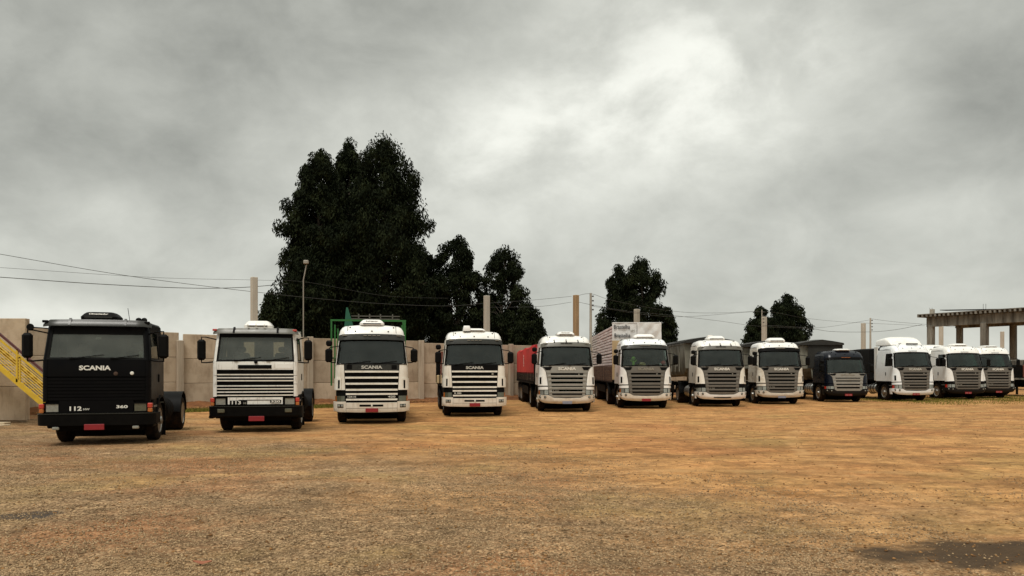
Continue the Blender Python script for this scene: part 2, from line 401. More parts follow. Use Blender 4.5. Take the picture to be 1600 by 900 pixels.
    for sc_, st_, lo_, hi_, sd_ in ((1.1, (0.8, 1.1, 1), 0.62, 1.46, 3.0), (4.0, (0.9, 1.1, 1), 0.60, 1.46, 7.0), (0.35, (0.6, 1.4, 1), 0.82, 1.22, 9.0)):
        nz = rmap(noise(sc_, 10, 0.82, st_, 0.1, off=(sd_, sd_*1.7, 0)), 0.30, 0.70, lo_, hi_)
        cmb = N.new('ShaderNodeCombineColor')
        for i in range(3): L.new(nz, cmb.inputs[i])
        base = mixc(1.0, base, cmb.outputs[0], 'MULTIPLY')
    # curved wheel tracks left by turning trucks
    def ring(cx, cy, rad, w, amt, col, seed):
        nonlocal base
        cb = N.new('ShaderNodeVectorMath'); cb.operation = 'SUBTRACT'; L.new(tc.outputs['Object'], cb.inputs[0]); cb.inputs[1].default_value = (cx, cy, 0)
        fl = N.new('ShaderNodeVectorMath'); fl.operation = 'MULTIPLY'; L.new(cb.outputs[0], fl.inputs[0]); fl.inputs[1].default_value = (1, 1, 0)
        ln = N.new('ShaderNodeVectorMath'); ln.operation = 'LENGTH'; L.new(fl.outputs[0], ln.inputs[0])
        d = N.new('ShaderNodeMath'); d.operation = 'SUBTRACT'; L.new(ln.outputs['Value'], d.inputs[0]); d.inputs[1].default_value = rad
        ab = N.new('ShaderNodeMath'); ab.operation = 'ABSOLUTE'; L.new(d.outputs[0], ab.inputs[0])
        m1 = rmap(ab.outputs[0], w*0.4, w, amt, 0.0)
        brk = rmap(noise(0.8, 5, 0.7, off=(seed, seed*2, 0)), 0.40, 0.62)
        base = mixc(mth('MULTIPLY', m1, brk), base, col)
    for cx, cy, rad, w, amt, k, sd in ((-2, 38, 19.0, 0.20, 0.55, 2, 1.0), (-2, 38, 21.1, 0.22, 0.55, 2, 2.0), (14, 50, 27.0, 0.24, 0.5, 2, 3.0), (14, 50, 29.1, 0.24, 0.5, 2, 4.0),
                                       (6, -8, 24.5, 0.22, 0.5, 2, 5.0), (6, -8, 26.6, 0.22, 0.5, 2, 6.0), (-16, 4, 21.0, 0.22, 0.45, 3, 7.0), (-16, 4, 23.1, 0.22, 0.45, 2, 8.0),
                                       (30, 12, 22.0, 0.24, 0.5, 2, 9.0), (30, 12, 24.1, 0.24, 0.5, 3, 10.0), (2, -30, 44.0, 0.3, 0.5, 3, 11.0), (2, -30, 46.2, 0.3, 0.5, 2, 12.0)):
        ring(cx, cy, rad, w, amt, DIRT[k], sd)
    # damp stains
    def stain(cx, cy, rx, ry, seed):
        a1 = N.new('ShaderNodeMath'); a1.operation = 'SUBTRACT'; L.new(sep.outputs[0], a1.inputs[0]); a1.inputs[1].default_value = cx
        a2 = N.new('ShaderNodeMath'); a2.operation = 'SUBTRACT'; L.new(sep.outputs[1], a2.inputs[0]); a2.inputs[1].default_value = cy
        d1 = N.new('ShaderNodeMath'); d1.operation = 'DIVIDE'; L.new(a1.outputs[0], d1.inputs[0]); d1.inputs[1].default_value = rx
        d2 = N.new('ShaderNodeMath'); d2.operation = 'DIVIDE'; L.new(a2.outputs[0], d2.inputs[0]); d2.inputs[1].default_value = ry
        p1 = N.new('ShaderNodeMath'); p1.operation = 'POWER'; L.new(d1.outputs[0], p1.inputs[0]); p1.inputs[1].default_value = 2
        p2 = N.new('ShaderNodeMath'); p2.operation = 'POWER'; L.new(d2.outputs[0], p2.inputs[0]); p2.inputs[1].default_value = 2
        s = N.new('ShaderNodeMath'); s.operation = 'ADD'; L.new(p1.outputs[0], s.inputs[0]); L.new(p2.outputs[0], s.inputs[1])
        s2 = N.new('ShaderNodeMath'); s2.operation = 'MULTIPLY_ADD'; L.new(noise(1.6, 6, 0.65, off=(seed, 0, 0)), s2.inputs[0]); s2.inputs[1].default_value = 2.4; L.new(s.outputs[0], s2.inputs[2])
        return rmap(s2.outputs[0], 1.55, 2.35, 1.0, 0.0)
    st = stain(4.85, 7.65, 1.55, 0.66, 2.0)
    base = mixc(mth('MULTIPLY', st, 0.93), base, (0.052, 0.035, 0.021))
    st2 = stain(-6.1, 9.75, 0.42, 0.34, 6.0)
    base = mixc(mth('MULTIPLY', st2, 0.88), base, (0.045, 0.04, 0.036))
    L.new(base, b.inputs['Base Color'])
    bp = N.new('ShaderNodeBump'); bp.inputs['Strength'].default_value = 0.8; bp.inputs['Distance'].default_value = 0.03
    hsum = N.new('ShaderNodeMath'); hsum.operation = 'ADD'
    L.new(noise(18, 6, 0.7), hsum.inputs[0]); L.new(noise(3.0, 6, 0.65, (0.6, 1.8, 1)), hsum.inputs[1])
    L.new(hsum.outputs[0], bp.inputs['Height']); L.new(bp.outputs[0], b.inputs['Normal'])
    MATS['yard_dirt'] = m
DIRT = [(0.29, 0.142, 0.050), (0.415, 0.222, 0.084), (0.165, 0.080, 0.031), (0.50, 0.295, 0.125),
        (0.150, 0.097, 0.054), (0.385, 0.268, 0.152), (0.048, 0.030, 0.017), (0.56, 0.42, 0.26)]
ground_mat()

# ---------------------------------------------------------------- mesh helpers
class MB:
    """collects geometry for ONE mesh object"""
    def __init__(self): self.v = []; self.f = []
    def add(self, vs, fs):
        o = len(self.v); self.v += [tuple(p) for p in vs]; self.f += [tuple(i+o for i in f) for f in fs]; return self
    def box(self, c, s, rz=0.0, ch=0.0, rot=None):
        hx, hy, hz = s[0]/2, s[1]/2, s[2]/2
        m = rot if rot is not None else Matrix.Rotation(rz, 3, 'Z')
        c = Vector(c)
        if ch <= 0:
            P = [Vector((sx*hx, sy*hy, sz*hz)) for sz in (-1,1) for sy in (-1,1) for sx in (-1,1)]
            F = [(0,2,3,1),(4,5,7,6),(0,1,5,4),(2,6,7,3),(0,4,6,2),(1,3,7,5)]
        else:
            ch = min(ch, hx*0.95, hy*0.95, hz*0.95)
            P = []; idx = {}
            for sx in (-1,1):
                for sy in (-1,1):
                    for sz in (-1,1):
                        for k in range(3):
                            q = [sx*hx, sy*hy, sz*hz]
                            for j in range(3):
                                if j != k: q[j] -= (sx,sy,sz)[j]*ch
                            idx[(sx,sy,sz,k)] = len(P); P.append(Vector(q))
            F = []
            S = (-1,1)
            for s_ in S:
                F.append([idx[(s_,a,b_,0)] for a,b_ in ((-1,-1),(1,-1),(1,1),(-1,1))])
                F.append([idx[(a,s_,b_,1)] for a,b_ in ((-1,-1),(1,-1),(1,1),(-1,1))])
                F.append([idx[(a,b_,s_,2)] for a,b_ in ((-1,-1),(1,-1),(1,1),(-1,1))])
            for a in S:
                for b_ in S:
                    F.append([idx[(a,b_,-1,0)], idx[(a,b_,1,0)], idx[(a,b_,1,1)], idx[(a,b_,-1,1)]])
                    F.append([idx[(a,-1,b_,0)], idx[(a,1,b_,0)], idx[(a,1,b_,2)], idx[(a,-1,b_,2)]])
                    F.append([idx[(-1,a,b_,1)], idx[(1,a,b_,1)], idx[(1,a,b_,2)], idx[(-1,a,b_,2)]])
                    for d in S:
                        F.append([idx[(a,b_,d,0)], idx[(a,b_,d,1)], idx[(a,b_,d,2)]])
            # outward winding
            G = []
            for f in F:
                n = (P[f[1]]-P[f[0]]).cross(P[f[2]]-P[f[0]])
                cc = sum((P[i] for i in f), Vector())/len(f)
                G.append(tuple(f) if n.dot(cc) > 0 else tuple(reversed(f)))
            F = G
        return self.add([m @ p + c for p in P], F)
    def tube(self, pts, r, n=8, r2=None, cap=True):
        pts = [Vector(p) for p in pts]; k = len(pts)
        V = []; F = []
        up0 = None
        for i, p in enumerate(pts):
            t = (pts[min(i+1,k-1)] - pts[max(i-1,0)]).normalized()
            a = Vector((0,0,1)) if abs(t.z) < 0.9 else Vector((1,0,0))
            if up0 is not None: a = up0
            x = a.cross(t)
            if x.length < 1e-4: x = Vector((0,1,0)).cross(t)
            x.normalize(); y = t.cross(x).normalized(); up0 = y
            rr = r if r2 is None else r + (r2-r)*i/(k-1)
            if isinstance(r, (list, tuple)): rr = r[i]
            for j in range(n):
                an = 2*math.pi*j/n
                V.append(p + x*math.cos(an)*rr + y*math.sin(an)*rr)
        for i in range(k-1):
            for j in range(n):
                F.append((i*n+j, i*n+(j+1)%n, (i+1)*n+(j+1)%n, (i+1)*n+j))
        if cap:
            F.append(tuple(reversed(range(n)))); F.append(tuple(range((k-1)*n, k*n)))
        return self.add(V, F)
    def bar(self, p0, p1, w, h, up=(0,0,1)):
        p0 = Vector(p0); p1 = Vector(p1); t = (p1-p0); ln = t.length; t.normalize()
        x = t.cross(Vector(up))
        if x.length < 1e-4: x = t.cross(Vector((0,1,0)))
        x.normalize(); z = x.cross(t)
        rot = Matrix((x, t, z)).transposed()
        return self.box((p0+p1)/2, (w, ln, h), rot=rot)
    def lathe(self, prof, axis='x', n=24, c=(0,0,0), closed=False):
        c = Vector(c); V = []; F = []
        k = len(prof)
        for (a, r) in prof:
            for j in range(n):
                an = 2*math.pi*j/n; q = (math.cos(an)*r, math.sin(an)*r)
                V.append(c + (Vector((a, q[0], q[1])) if axis == 'x' else Vector((q[1], a, q[0])) if axis == 'y' else Vector((q[0], q[1], a))))
        m = k if closed else k-1
        for i in range(m):
            for j in range(n):
                i2 = (i+1) % k
                F.append((i*n+j, i2*n+j, i2*n+(j+1)%n, i*n+(j+1)%n))
        if not closed:
            F.append(tuple(range(n))); F.append(tuple(reversed(range((k-1)*n, k*n))))
        return self.add(V, F)
    def slab(self, front, back):
        """two nu x nv grids of points -> closed slab"""
        nu, nv = len(front), len(front[0])
        V = [p for row in front for p in row] + [p for row in back for p in row]
        o = nu*nv; F = []
        for i in range(nu-1):
            for j in range(nv-1):
                a, b, c, d = i*nv+j, (i+1)*nv+j, (i+1)*nv+j+1, i*nv+j+1
                F.append((a, b, c, d)); F.append((o+a, o+d, o+c, o+b))
        for i in range(nu-1):
            F.append((i*nv, o+i*nv, o+(i+1)*nv, (i+1)*nv))
            e = nv-1
            F.append((i*nv+e, (i+1)*nv+e, o+(i+1)*nv+e, o+i*nv+e))
        for j in range(nv-1):
            F.append((j, j+1, o+j+1, o+j))
            e = (nu-1)*nv
            F.append((e+j, o+e+j, o+e+j+1, e+j+1))
        return self.add(V, F)
    def prism(self, poly, axis, a0, a1):
        """2-D polygon extruded along an axis ('x': poly is (y,z); 'y': (x,z); 'z': (x,y))"""
        n = len(poly)
        def p3(q, a): return (a, q[0], q[1]) if axis == 'x' else (q[0], a, q[1]) if axis == 'y' else (q[0], q[1], a)
        V = [p3(q, a0) for q in poly] + [p3(q, a1) for q in poly]
        F = [tuple(range(n)), tuple(reversed(range(n, 2*n)))]
        for i in range(n): F.append((i, n+i, n+(i+1)%n, (i+1)%n))
        return self.add(V, F)
    def mesh(self, name, m=None, smooth=True, angle=32):
        me = bpy.data.meshes.new(name)
        me.from_pydata(self.v, [], self.f)
        if smooth:
            me.polygons.foreach_set('use_smooth', [True]*len(me.polygons))
            me.set_sharp_from_angle(angle=R(angle))
        if m: me.materials.append(MATS[m])
        me.update()
        import bmesh
        bm = bmesh.new(); bm.from_mesh(me)
        bmesh.ops.recalc_face_normals(bm, faces=bm.faces)
        bm.to_mesh(me); bm.free()
        return me
    def build(self, name, m, parent=None, smooth=True, angle=32):
        return link(self.mesh(name, m, smooth, angle), name, parent)

def link(me, name, parent=None, loc=None, rot=None, scale=None):
    o = bpy.data.objects.new(name, me)
    COL.objects.link(o)
    if parent: o.parent = parent
    if loc is not None: o.location = loc
    if rot is not None: o.rotation_euler = rot
    if scale is not None: o.scale = scale
    return o
def tag(o, label, cat, group=None):
    o['label'] = label; o['category'] = cat
    if group: o['group'] = group
    return o
def struct(o, kind='structure', label=None):
    o['kind'] = kind
    if label: o['label'] = label
    return o
def thing(name, label, cat, loc=(0,0,0), rz=0.0, group=None):
    o = bpy.data.objects.new(name, None); COL.objects.link(o)
    o.location = loc; o.rotation_euler = (0,0,rz); o.empty_display_size = 0.2
    return tag(o, label, cat, group)
def raw_mesh(name, V, F4, m, smooth=False):
    """V (n,3), F4 (k,c) numpy arrays"""
    me = bpy.data.meshes.new(name)
    V = np.asarray(V, dtype=np.float32); F4 = np.asarray(F4, dtype=np.int32)
    k, c = F4.shape
    me.vertices.add(len(V)); me.vertices.foreach_set('co', V.ravel())
    me.loops.add(k*c); me.loops.foreach_set('vertex_index', F4.ravel())
    me.polygons.add(k); me.polygons.foreach_set('loop_start', np.arange(0, k*c, c, dtype=np.int32))
    try: me.polygons.foreach_set('loop_total', np.full(k, c, dtype=np.int32))
    except Exception: pass
    if smooth: me.polygons.foreach_set('use_smooth', np.ones(k, dtype=bool))
    me.materials.append(MATS[m])
    me.update(); me.validate()
    return me

_text = {}
def text_mesh(body, bold=0.0, extrude=0.03, shear=0.0, spacing=1.0):
    key = (body, bold, extrude, shear, spacing)
    if key in _text: return _text[key]
    cu = bpy.data.curves.new('lettering', 'FONT')
    cu.body = body; cu.align_x = 'CENTER'; cu.align_y = 'CENTER'
    cu.size = 1.0; cu.offset = bold; cu.extrude = extrude; cu.shear = shear; cu.space_character = spacing
    cu.resolution_u = 3
    o = bpy.data.objects.new('lettering', cu); COL.objects.link(o)
    bpy.context.view_layer.update()
    dg = bpy.context.evaluated_depsgraph_get()
    me = bpy.data.meshes.new_from_object(o.evaluated_get(dg))
    bpy.data.objects.remove(o); bpy.data.curves.remove(cu)
    co = np.array([v.co[:] for v in me.vertices])
    mn, mx = co.min(0), co.max(0)
    for v in me.vertices:
        v.co.x -= (mn[0]+mx[0])/2; v.co.y -= (mn[1]+mx[1])/2
    _text[key] = (me, mx[0]-mn[0], mx[1]-mn[1])
    return _text[key]
def lettering(body, m, parent, c, width, height, rot=(math.pi/2, 0, 0), bold=0.03, name='lettering', shear=0.0, depth=0.012):
    me, w, h = text_mesh(body, bold, 0.03, shear)
    me2 = me.copy(); me2.materials.clear(); me2.materials.append(MATS[m])
    return link(me2, name, parent, c, rot, (width/w, height/h, depth/0.06))

# ---------------------------------------------------------------- ground
def vnoise(x, y, seed=0):
    """smooth value noise on arrays"""
    xi = np.floor(x).astype(int); yi = np.floor(y).astype(int)
    xf = x-xi; yf = y-yi
    def h(a, b):
        n = (a*374761393 + b*668265263 + seed*974711) & 0x7fffffff
        n = ((n ^ (n >> 13)) * 1274126177) & 0x7fffffff
        return ((n ^ (n >> 16)) & 0xffff)/65535.0
    u = xf*xf*(3-2*xf); v = yf*yf*(3-2*yf)
    return (h(xi,yi)*(1-u)+h(xi+1,yi)*u)*(1-v) + (h(xi,yi+1)*(1-u)+h(xi+1,yi+1)*u)*v
def zg(x, y):
    x = np.asarray(x, dtype=float); y = np.asarray(y, dtype=float)
    near = np.clip((17.5-y)/6.0, 0, 1)
    a = (vnoise(x*0.5+11, y*0.9+5, 1)-0.5)*0.07 + (vnoise(x*1.7+3, y*2.6, 2)-0.5)*0.035
    a = a + (vnoise(x*5, y*6, 3)-0.5)*0.022
    return a*near - 0.004
def lines(a, b, step): return list(np.arange(a, b, step))
ys = [-60, -20, -5, 0, 2] + lines(4, 18, 0.11) + lines(18, 30, 0.5) + lines(30, 60, 2.0) + [60, 80, 120, 200, 400, 900, 2500]
xs = [-2500, -800, -300, -120, -60, -40] + lines(-30, -13, 1.0) + lines(-13, 13, 0.13) + lines(13, 40, 1.0) + [40, 60, 120, 300, 800, 2500]
GX, GY = np.meshgrid(np.array(xs), np.array(ys))
GZ = zg(GX, GY)
V = np.stack([GX.ravel(), GY.ravel(), GZ.ravel()], 1)
ny, nx = GX.shape
I = np.arange(ny*nx).reshape(ny, nx)
F = np.stack([I[:-1,:-1].ravel(), I[:-1,1:].ravel(), I[1:,1:].ravel(), I[1:,:-1].ravel()], 1)
struct(link(raw_mesh('ground', V, F, 'yard_dirt', True), 'ground'), 'structure', 'orange packed dirt and gravel yard in front of the trucks')

def scatter_stones(name, X, Y, size, m, label, flat=0.6, zf=zg, sink=0.25):
    n = len(X)
    base = np.array([(1,0,0),(-1,0,0),(0,1,0),(0,-1,0),(0,0,1),(0,0,-1)], dtype=float)
    F0 = np.array([(0,2,4),(2,1,4),(1,3,4),(3,0,4),(2,0,5),(1,2,5),(3,1,5),(0,3,5)])
    P = base[None]*(0.6+0.8*rng.random((n,6,1)))
    P = P + (rng.random((n,6,3))-0.5)*0.35
    P[:,:,2] *= flat
    an = rng.random(n)*6.283; ca, sa = np.cos(an), np.sin(an)
    Q = P.copy(); Q[:,:,0] = P[:,:,0]*ca[:,None]-P[:,:,1]*sa[:,None]; Q[:,:,1] = P[:,:,0]*sa[:,None]+P[:,:,1]*ca[:,None]
    Q *= size[:,None,None]
    Q[:,:,0] += X[:,None]; Q[:,:,1] += Y[:,None]; Q[:,:,2] += (zf(X,Y)+size*flat*sink)[:,None]
    F = (F0[None]+np.arange(n)[:,None,None]*6).reshape(-1,3)
    o = link(raw_mesh(name, Q.reshape(-1,3), F, m), name)
    return struct(o, 'stuff', label)
# gravel: thicker to the left and close by
def gravel_points(n):
    d = 6.3 + (19.0-6.3)*rng.random(n)**1.35
    x = (rng.random(n)*2-1)*d*0.70
    keep = (0.80 - 0.045*x - 0.045*d + 0.9*(vnoise(x*0.33+40, d*0.33+9, 5)-0.5) + 0.5*(vnoise(x*1.3, d*1.3, 6)-0.5)) > rng.random(n)*0.85
    damp = ((x-4.85)/1.5)**2 + ((d-7.65)/0.62)**2 < 1.0
    keep &= ~(damp & (rng.random(n) < 0.85))
    return x[keep], d[keep]
gx_, gy_ = gravel_points(190000)
gs = 0.006 + 0.012*rng.random(len(gx_))**2.0
scatter_stones('gravel', gx_, gy_, gs, 'stone', 'grey brown gravel scattered over the near left of the yard')
cy_ = 7+38*rng.random(16000)**1.2; cx_ = (rng.random(16000)*2-1)*cy_*0.72
scatter_stones('loose_clods', cx_, cy_, 0.006+0.022*rng.random(16000)**5, 'clod', 'small loose clods of earth scattered across the yard')

# ---------------------------------------------------------------- precast wall
PH = 1.2
def wall_run(name, label, p0, p1, posts, ztop, rows=3, thick=0.14, post_w=0.30, step=0.0, first_post=True, last_post=True, short=None):
    """posts: list of distances along the run where posts stand; each bay has `rows` panels"""
    p0 = Vector((*p0, 0)); p1 = Vector((*p1, 0)); d = (p1-p0); L_ = d.length; d.normalize()
    rz = math.atan2(d.y, d.x)
    w = thing(name, label, 'wall', p0, rz)
    cuts = posts
    for i in range(len(cuts)-1):
        a, b = cuts[i], cuts[i+1]
        zt = ztop - step*i
        for r in range(rows):
            z1 = zt - r*PH; z0 = z1 - PH
            MB().box(((a+b)/2, 0, (z0+z1)/2), (b-a-0.03, thick, PH-0.016), ch=0.014).box(((a+b)/2, 0.02, z0), (b-a-0.03, 0.05, 0.06)).build('panel', 'concrete_wall', w)
        # lifting loop on the top edge
        loop = [((a+b)/2 + 0.13*math.cos(t), 0, zt - 0.02 + 0.16*math.sin(t)) for t in np.linspace(0, math.pi, 7)]
        MB().tube(loop, 0.012, 5).build('lifting_loop', 'galvanised', w)
    for i, c in enumerate(cuts):
        if (i == 0 and not first_post) or (i == len(cuts)-1 and not last_post): continue
        zt = ztop - step*i + 0.06
        if short and i in short: zt = short[i]
        MB().box((c, -thick/2-0.11, zt/2-0.2), (post_w, 0.20, zt+0.4), ch=0.02).build('post', 'concrete_post', w)
    return w
W1 = (-21.3, 31.9); W2 = (-16.0, 37.2); W3 = (-5.36, 45.0); W4 = (70.0, 102.0)
wall_run('precast_wall', 'beige precast concrete panel wall behind the parked trucks', W1, W2, [0.05, 7.35], 3.66, short={1: 3.28}, first_post=False)
l2 = (Vector(W3)-Vector(W2)).length
wall_run('precast_wall', 'stained concrete panel wall between the two flat-fronted trucks and the green frame', W2, W3, [0.05, 6.4, l2-0.05], 3.60, step=0.04, first_post=False, last_post=True)
l3 = (Vector(W4)-Vector(W3)).length
wall_run('precast_wall', 'concrete panel wall running off behind the white trucks and trailers', W3, W4, [0.05]+[6.5*k for k in range(1, int(l3//6.5))], 3.45, first_post=False)
# taller end block on the far left
wall_run('retaining_wall', 'tall concrete panel wall end behind the yellow staircase', (-32.0, 27.0), (-17.05, 27.0), [0.0, 7.5, 14.95], 3.66, first_post=False, last_post=False)
wl = thing('return_wall', 'short concrete return wall joining the staircase wall to the yard wall', 'wall', (-17.1, 27.1, 0), 0)
for r in range(3):
    z0 = 3.66 - (r+1)*PH
    d_ = Vector((W1[0]+17.1, W1[1]-27.1, 0)); ln = d_.length
    MB().box((d_.x/2, d_.y/2, z0+PH/2), (ln, 0.14, PH-0.022), rz=math.atan2(d_.y, d_.x), ch=0.012).build('panel', 'concrete_wall', wl)

# earth bank along the foot of the wall
def bank(pts, width, h, name, label):
    V = []; F = []
    rows = 9
    P = []
    for a, b in zip(pts[:-1], pts[1:]):
        a = Vector(a); b = Vector(b); n = int((b-a).length/0.18)
        P += [a+(b-a)*i/n for i in range(n)]
    t = (Vector(pts[-1])-Vector(pts[0])).normalized(); nrm = Vector((t.y, -t.x))
    for i, p in enumerate(P):
        for j in range(rows):
            s = j/(rows-1)
            q = p + nrm*(s*width)
            zz = h*(1-s)**1.4*(0.55+0.9*float(vnoise(np.array([q.x*1.2]), np.array([q.y*1.2]), 9)[0])) + (random.random()-0.5)*0.05*(1-s) - 0.012*s - 0.004
            V.append((q.x, q.y, zz))
    for i in range(len(P)-1):
        for j in range(rows-1):
            F.append((i*rows+j, i*rows+j+1, (i+1)*rows+j+1, (i+1)*rows+j))
    return struct(link(raw_mesh(name, V, F, 'bank_earth', True), name), 'structure', label)
mat('bank_earth', (0.20, 0.085, 0.035), 0.95, var=0.9, vscale=2.5, col2=(0.075, 0.035, 0.018), bump=0.8, bscale=8, spec=0.1)
bank([W1, W2, W3, (14.0, 60.0)], 1.5, 0.26, 'earth_bank', 'dark red earth heaped along the foot of the concrete wall')
n = 1500
tt = rng.random(n); A = np.array(W1); B = np.array(W3)
bx = A[0]+(B[0]-A[0])*tt + 0.9*rng.random(n); by = A[1]+(B[1]-A[1])*tt - 1.3*rng.random(n)
scatter_stones('rubble', bx, by, 0.03+0.06*rng.random(n)**2, 'clod', 'clods and rubble lying along the foot of the wall', zf=lambda x, y: np.full_like(x, 0.06))

def grass(name, X, Y, h, label, z0=0.0):
    n = len(X)
    an = rng.random(n)*6.283; lean = (rng.random((n,2))-0.5)*0.9*h[:,None]
    w = 0.012+0.012*rng.random(n)
    dx, dy = np.cos(an)*w, np.sin(an)*w
    a = np.stack([X-dx, Y-dy, np.full(n, z0-0.01)], 1); b = np.stack([X+dx, Y+dy, np.full(n, z0-0.01)], 1)
    c = np.stack([X+lean[:,0], Y+lean[:,1], z0+h], 1)
    V = np.stack([a,b,c],1).reshape(-1,3); F = np.arange(3*n).reshape(-1,3)
    return struct(link(raw_mesh(name, V, F, 'grass_blade'), name), 'stuff', label)
def strip_pts(p0, p1, width, n, patch=0.45, seed=3):
    t = rng.random(n); s = (rng.random(n)+rng.random(n))/2
    p0 = np.array(p0); p1 = np.array(p1); d = p1-p0; nn = np.array([d[1], -d[0]])/np.hypot(*d)
    X = p0[0]+d[0]*t+nn[0]*width*s; Y = p0[1]+d[1]*t+nn[1]*width*s
    k = vnoise(X*0.8, Y*0.8, seed) > patch*rng.random(n)*1.6
    return X[k], Y[k]
X, Y = strip_pts((-18.5, 32.6), (-7.5, 41.2), 2.2, 26000)
grass('grass_strip', X, Y, 0.04+0.10*rng.random(len(X)), 'green grass strip along the wall behind the flat-fronted trucks')
X, Y = strip_pts((19, 53), (44, 60), 14.0, 36000, 0.72, 5)
grass('grass_patch', X, Y, 0.03+0.06*rng.random(len(X)), 'thin yellowish grass in front of the rightmost white trucks')

# kerb on the far left
k_ = MB().box((-21.5, 25.9, 0.03), (9.0, 0.35, 0.10), ch=0.02)
struct(k_.build('kerb', 'concrete_kerb'), 'structure', 'pale concrete kerb at the foot of the staircase wall')
k_ = MB().box((-20.5, 24.9, 0.005), (7.6, 1.4, 0.05), ch=0.02)
struct(k_.build('pavement', 'concrete_kerb'), 'structure', 'worn concrete pavement strip by the kerb')

# ---------------------------------------------------------------- trucks
KNOTS = {
 # v, y, z, half width, corner radius
 'flat': [(0.45,0.03,0.45,1.20,.10),(0.75,0.0,0.75,1.20,.10),(2.04,0.0,2.04,1.20,.10),(2.14,0.03,2.14,1.19,.10),(2.90,0.20,2.90,1.13,.10),
          (2.99,0.26,2.99,1.12,.10),(3.05,0.36,3.04,1.11,.09),(3.2,0.55,3.06,1.11,.08),(4.5,1.85,3.06,1.11,.08)],
 'four': [(0.38,0.06,0.38,1.22,.24),(0.50,0.02,0.50,1.23,.24),(0.75,0.0,0.75,1.23,.24),(1.15,0.01,1.15,1.23,.24),(2.04,0.05,2.04,1.22,.24),
          (2.12,0.08,2.12,1.21,.24),(2.90,0.30,2.90,1.13,.24),(3.08,0.36,3.08,1.11,.24),(3.22,0.43,3.22,1.10,.24),(3.34,0.55,3.335,1.10,.24),
          (3.50,0.74,3.405,1.09,.24),(4.0,1.24,3.435,1.09,.24),(4.75,2.05,3.41,1.09,.24)],
 'round':[(0.38,0.12,0.38,1.20,.34),(0.50,0.03,0.50,1.22,.35),(0.75,0.0,0.75,1.23,.36),(1.15,0.02,1.15,1.23,.36),(2.04,0.10,2.04,1.22,.36),
          (2.12,0.13,2.12,1.21,.36),(2.50,0.235,2.50,1.17,.34),(2.90,0.36,2.90,1.13,.31),(3.08,0.44,3.08,1.11,.29),(3.20,0.52,3.20,1.10,.28),(3.32,0.66,3.315,1.10,.27),
          (3.50,0.85,3.385,1.09,.26),(4.0,1.35,3.415,1.09,.26),(4.75,2.15,3.38,1.09,.26)],
}
PC = 0.7
class Surf:
    def __init__(s, style, bow=0.05):
        k = np.array(KNOTS[style]); s.k = k; s.bow = bow; s.style = style
    def prof(s, v):
        k = s.k
        return [float(np.interp(v, k[:,0], k[:,i])) for i in range(1,5)]
    def front(s, p, v, o=0.0):
        y, z, w, r = s.prof(v)
        y1, z1, _, _ = s.prof(v-0.03); y2, z2, _, _ = s.prof(v+0.03)
        ty, tz = y2-y1, z2-z1; l = math.hypot(ty, tz) or 1.0
        ny, nz = tz/l, -ty/l                       # inward
        a = abs(p); sg = 1 if p >= 0 else -1
        if a <= PC:
            t = a/PC; x = t*(w-r); x_ = x; inn = s.bow*t*t
            n_x = 0.0; n_in = 1.0
            return (sg*x_, y + ny*(inn-o), z + nz*(inn-o))
        an = (a-PC)/(1-PC)*math.pi/2
        x = (w-r) + (r+o)*math.sin(an)
        inn = s.bow + r - (r+o)*math.cos(an)
        return (sg*x, y + ny*inn, z + nz*inn)
    def p_of_x(s, x, v):
        y, z, w, r = s.prof(v)
        a = abs(x); sg = 1 if x >= 0 else -1
        if a <= w-r: return sg*a/(w-r)*PC
        return sg*(PC + (1-PC)*math.asin(min(1, (a-(w-r))/r))/(math.pi/2))
    def edge_y(s, z): return s.front(1, z)[1]
    def side(s, sg, y, z, o=0.0):
        w = s.prof(z)[2]
        return (sg*(w+o), y, z)
def ev(f, x): return f(x) if callable(f) else f
def patch(S, p0, p1, v0, v1, o=0.0, th=0.03, nu=None, nv=None, mb=None):
    """slab lying on the cab surface; p0/p1 may depend on v, or v0/v1 on p"""
    mb = mb or MB()
    if nu is None: nu = 13
    if nv is None: nv = 7
    def pv(i, j):
        s, t = i/(nu-1), j/(nv-1)
        if callable(v0) or callable(v1):
            p = p0 + (p1-p0)*s; return p, ev(v0,p) + (ev(v1,p)-ev(v0,p))*t
        v = v0 + (v1-v0)*t
        a, b = ev(p0, v), ev(p1, v); return a + (b-a)*s, v
    fr = [[S.front(*pv(i,j), o) for j in range(nv)] for i in range(nu)]
    bk = [[S.front(*pv(i,j), o-th) for j in range(nv)] for i in range(nu)]
    return mb.slab(fr, bk)
def side_patch(S, sg, y0, y1, z0, z1, o=0.0, th=0.03, nu=5, nv=7, mb=None):
    mb = mb or MB()
    def yz(i, j):
        t = j/(nv-1); z = z0+(z1-z0)*t
        a = ev(y0, z); b = ev(y1, z); return a+(b-a)*i/(nu-1), z
    fr = [[S.side(sg, *yz(i,j), o) for j in range(nv)] for i in range(nu)]
    bk = [[S.side(sg, *yz(i,j), o-th) for j in range(nv)] for i in range(nu)]
    return mb.slab(fr, bk)

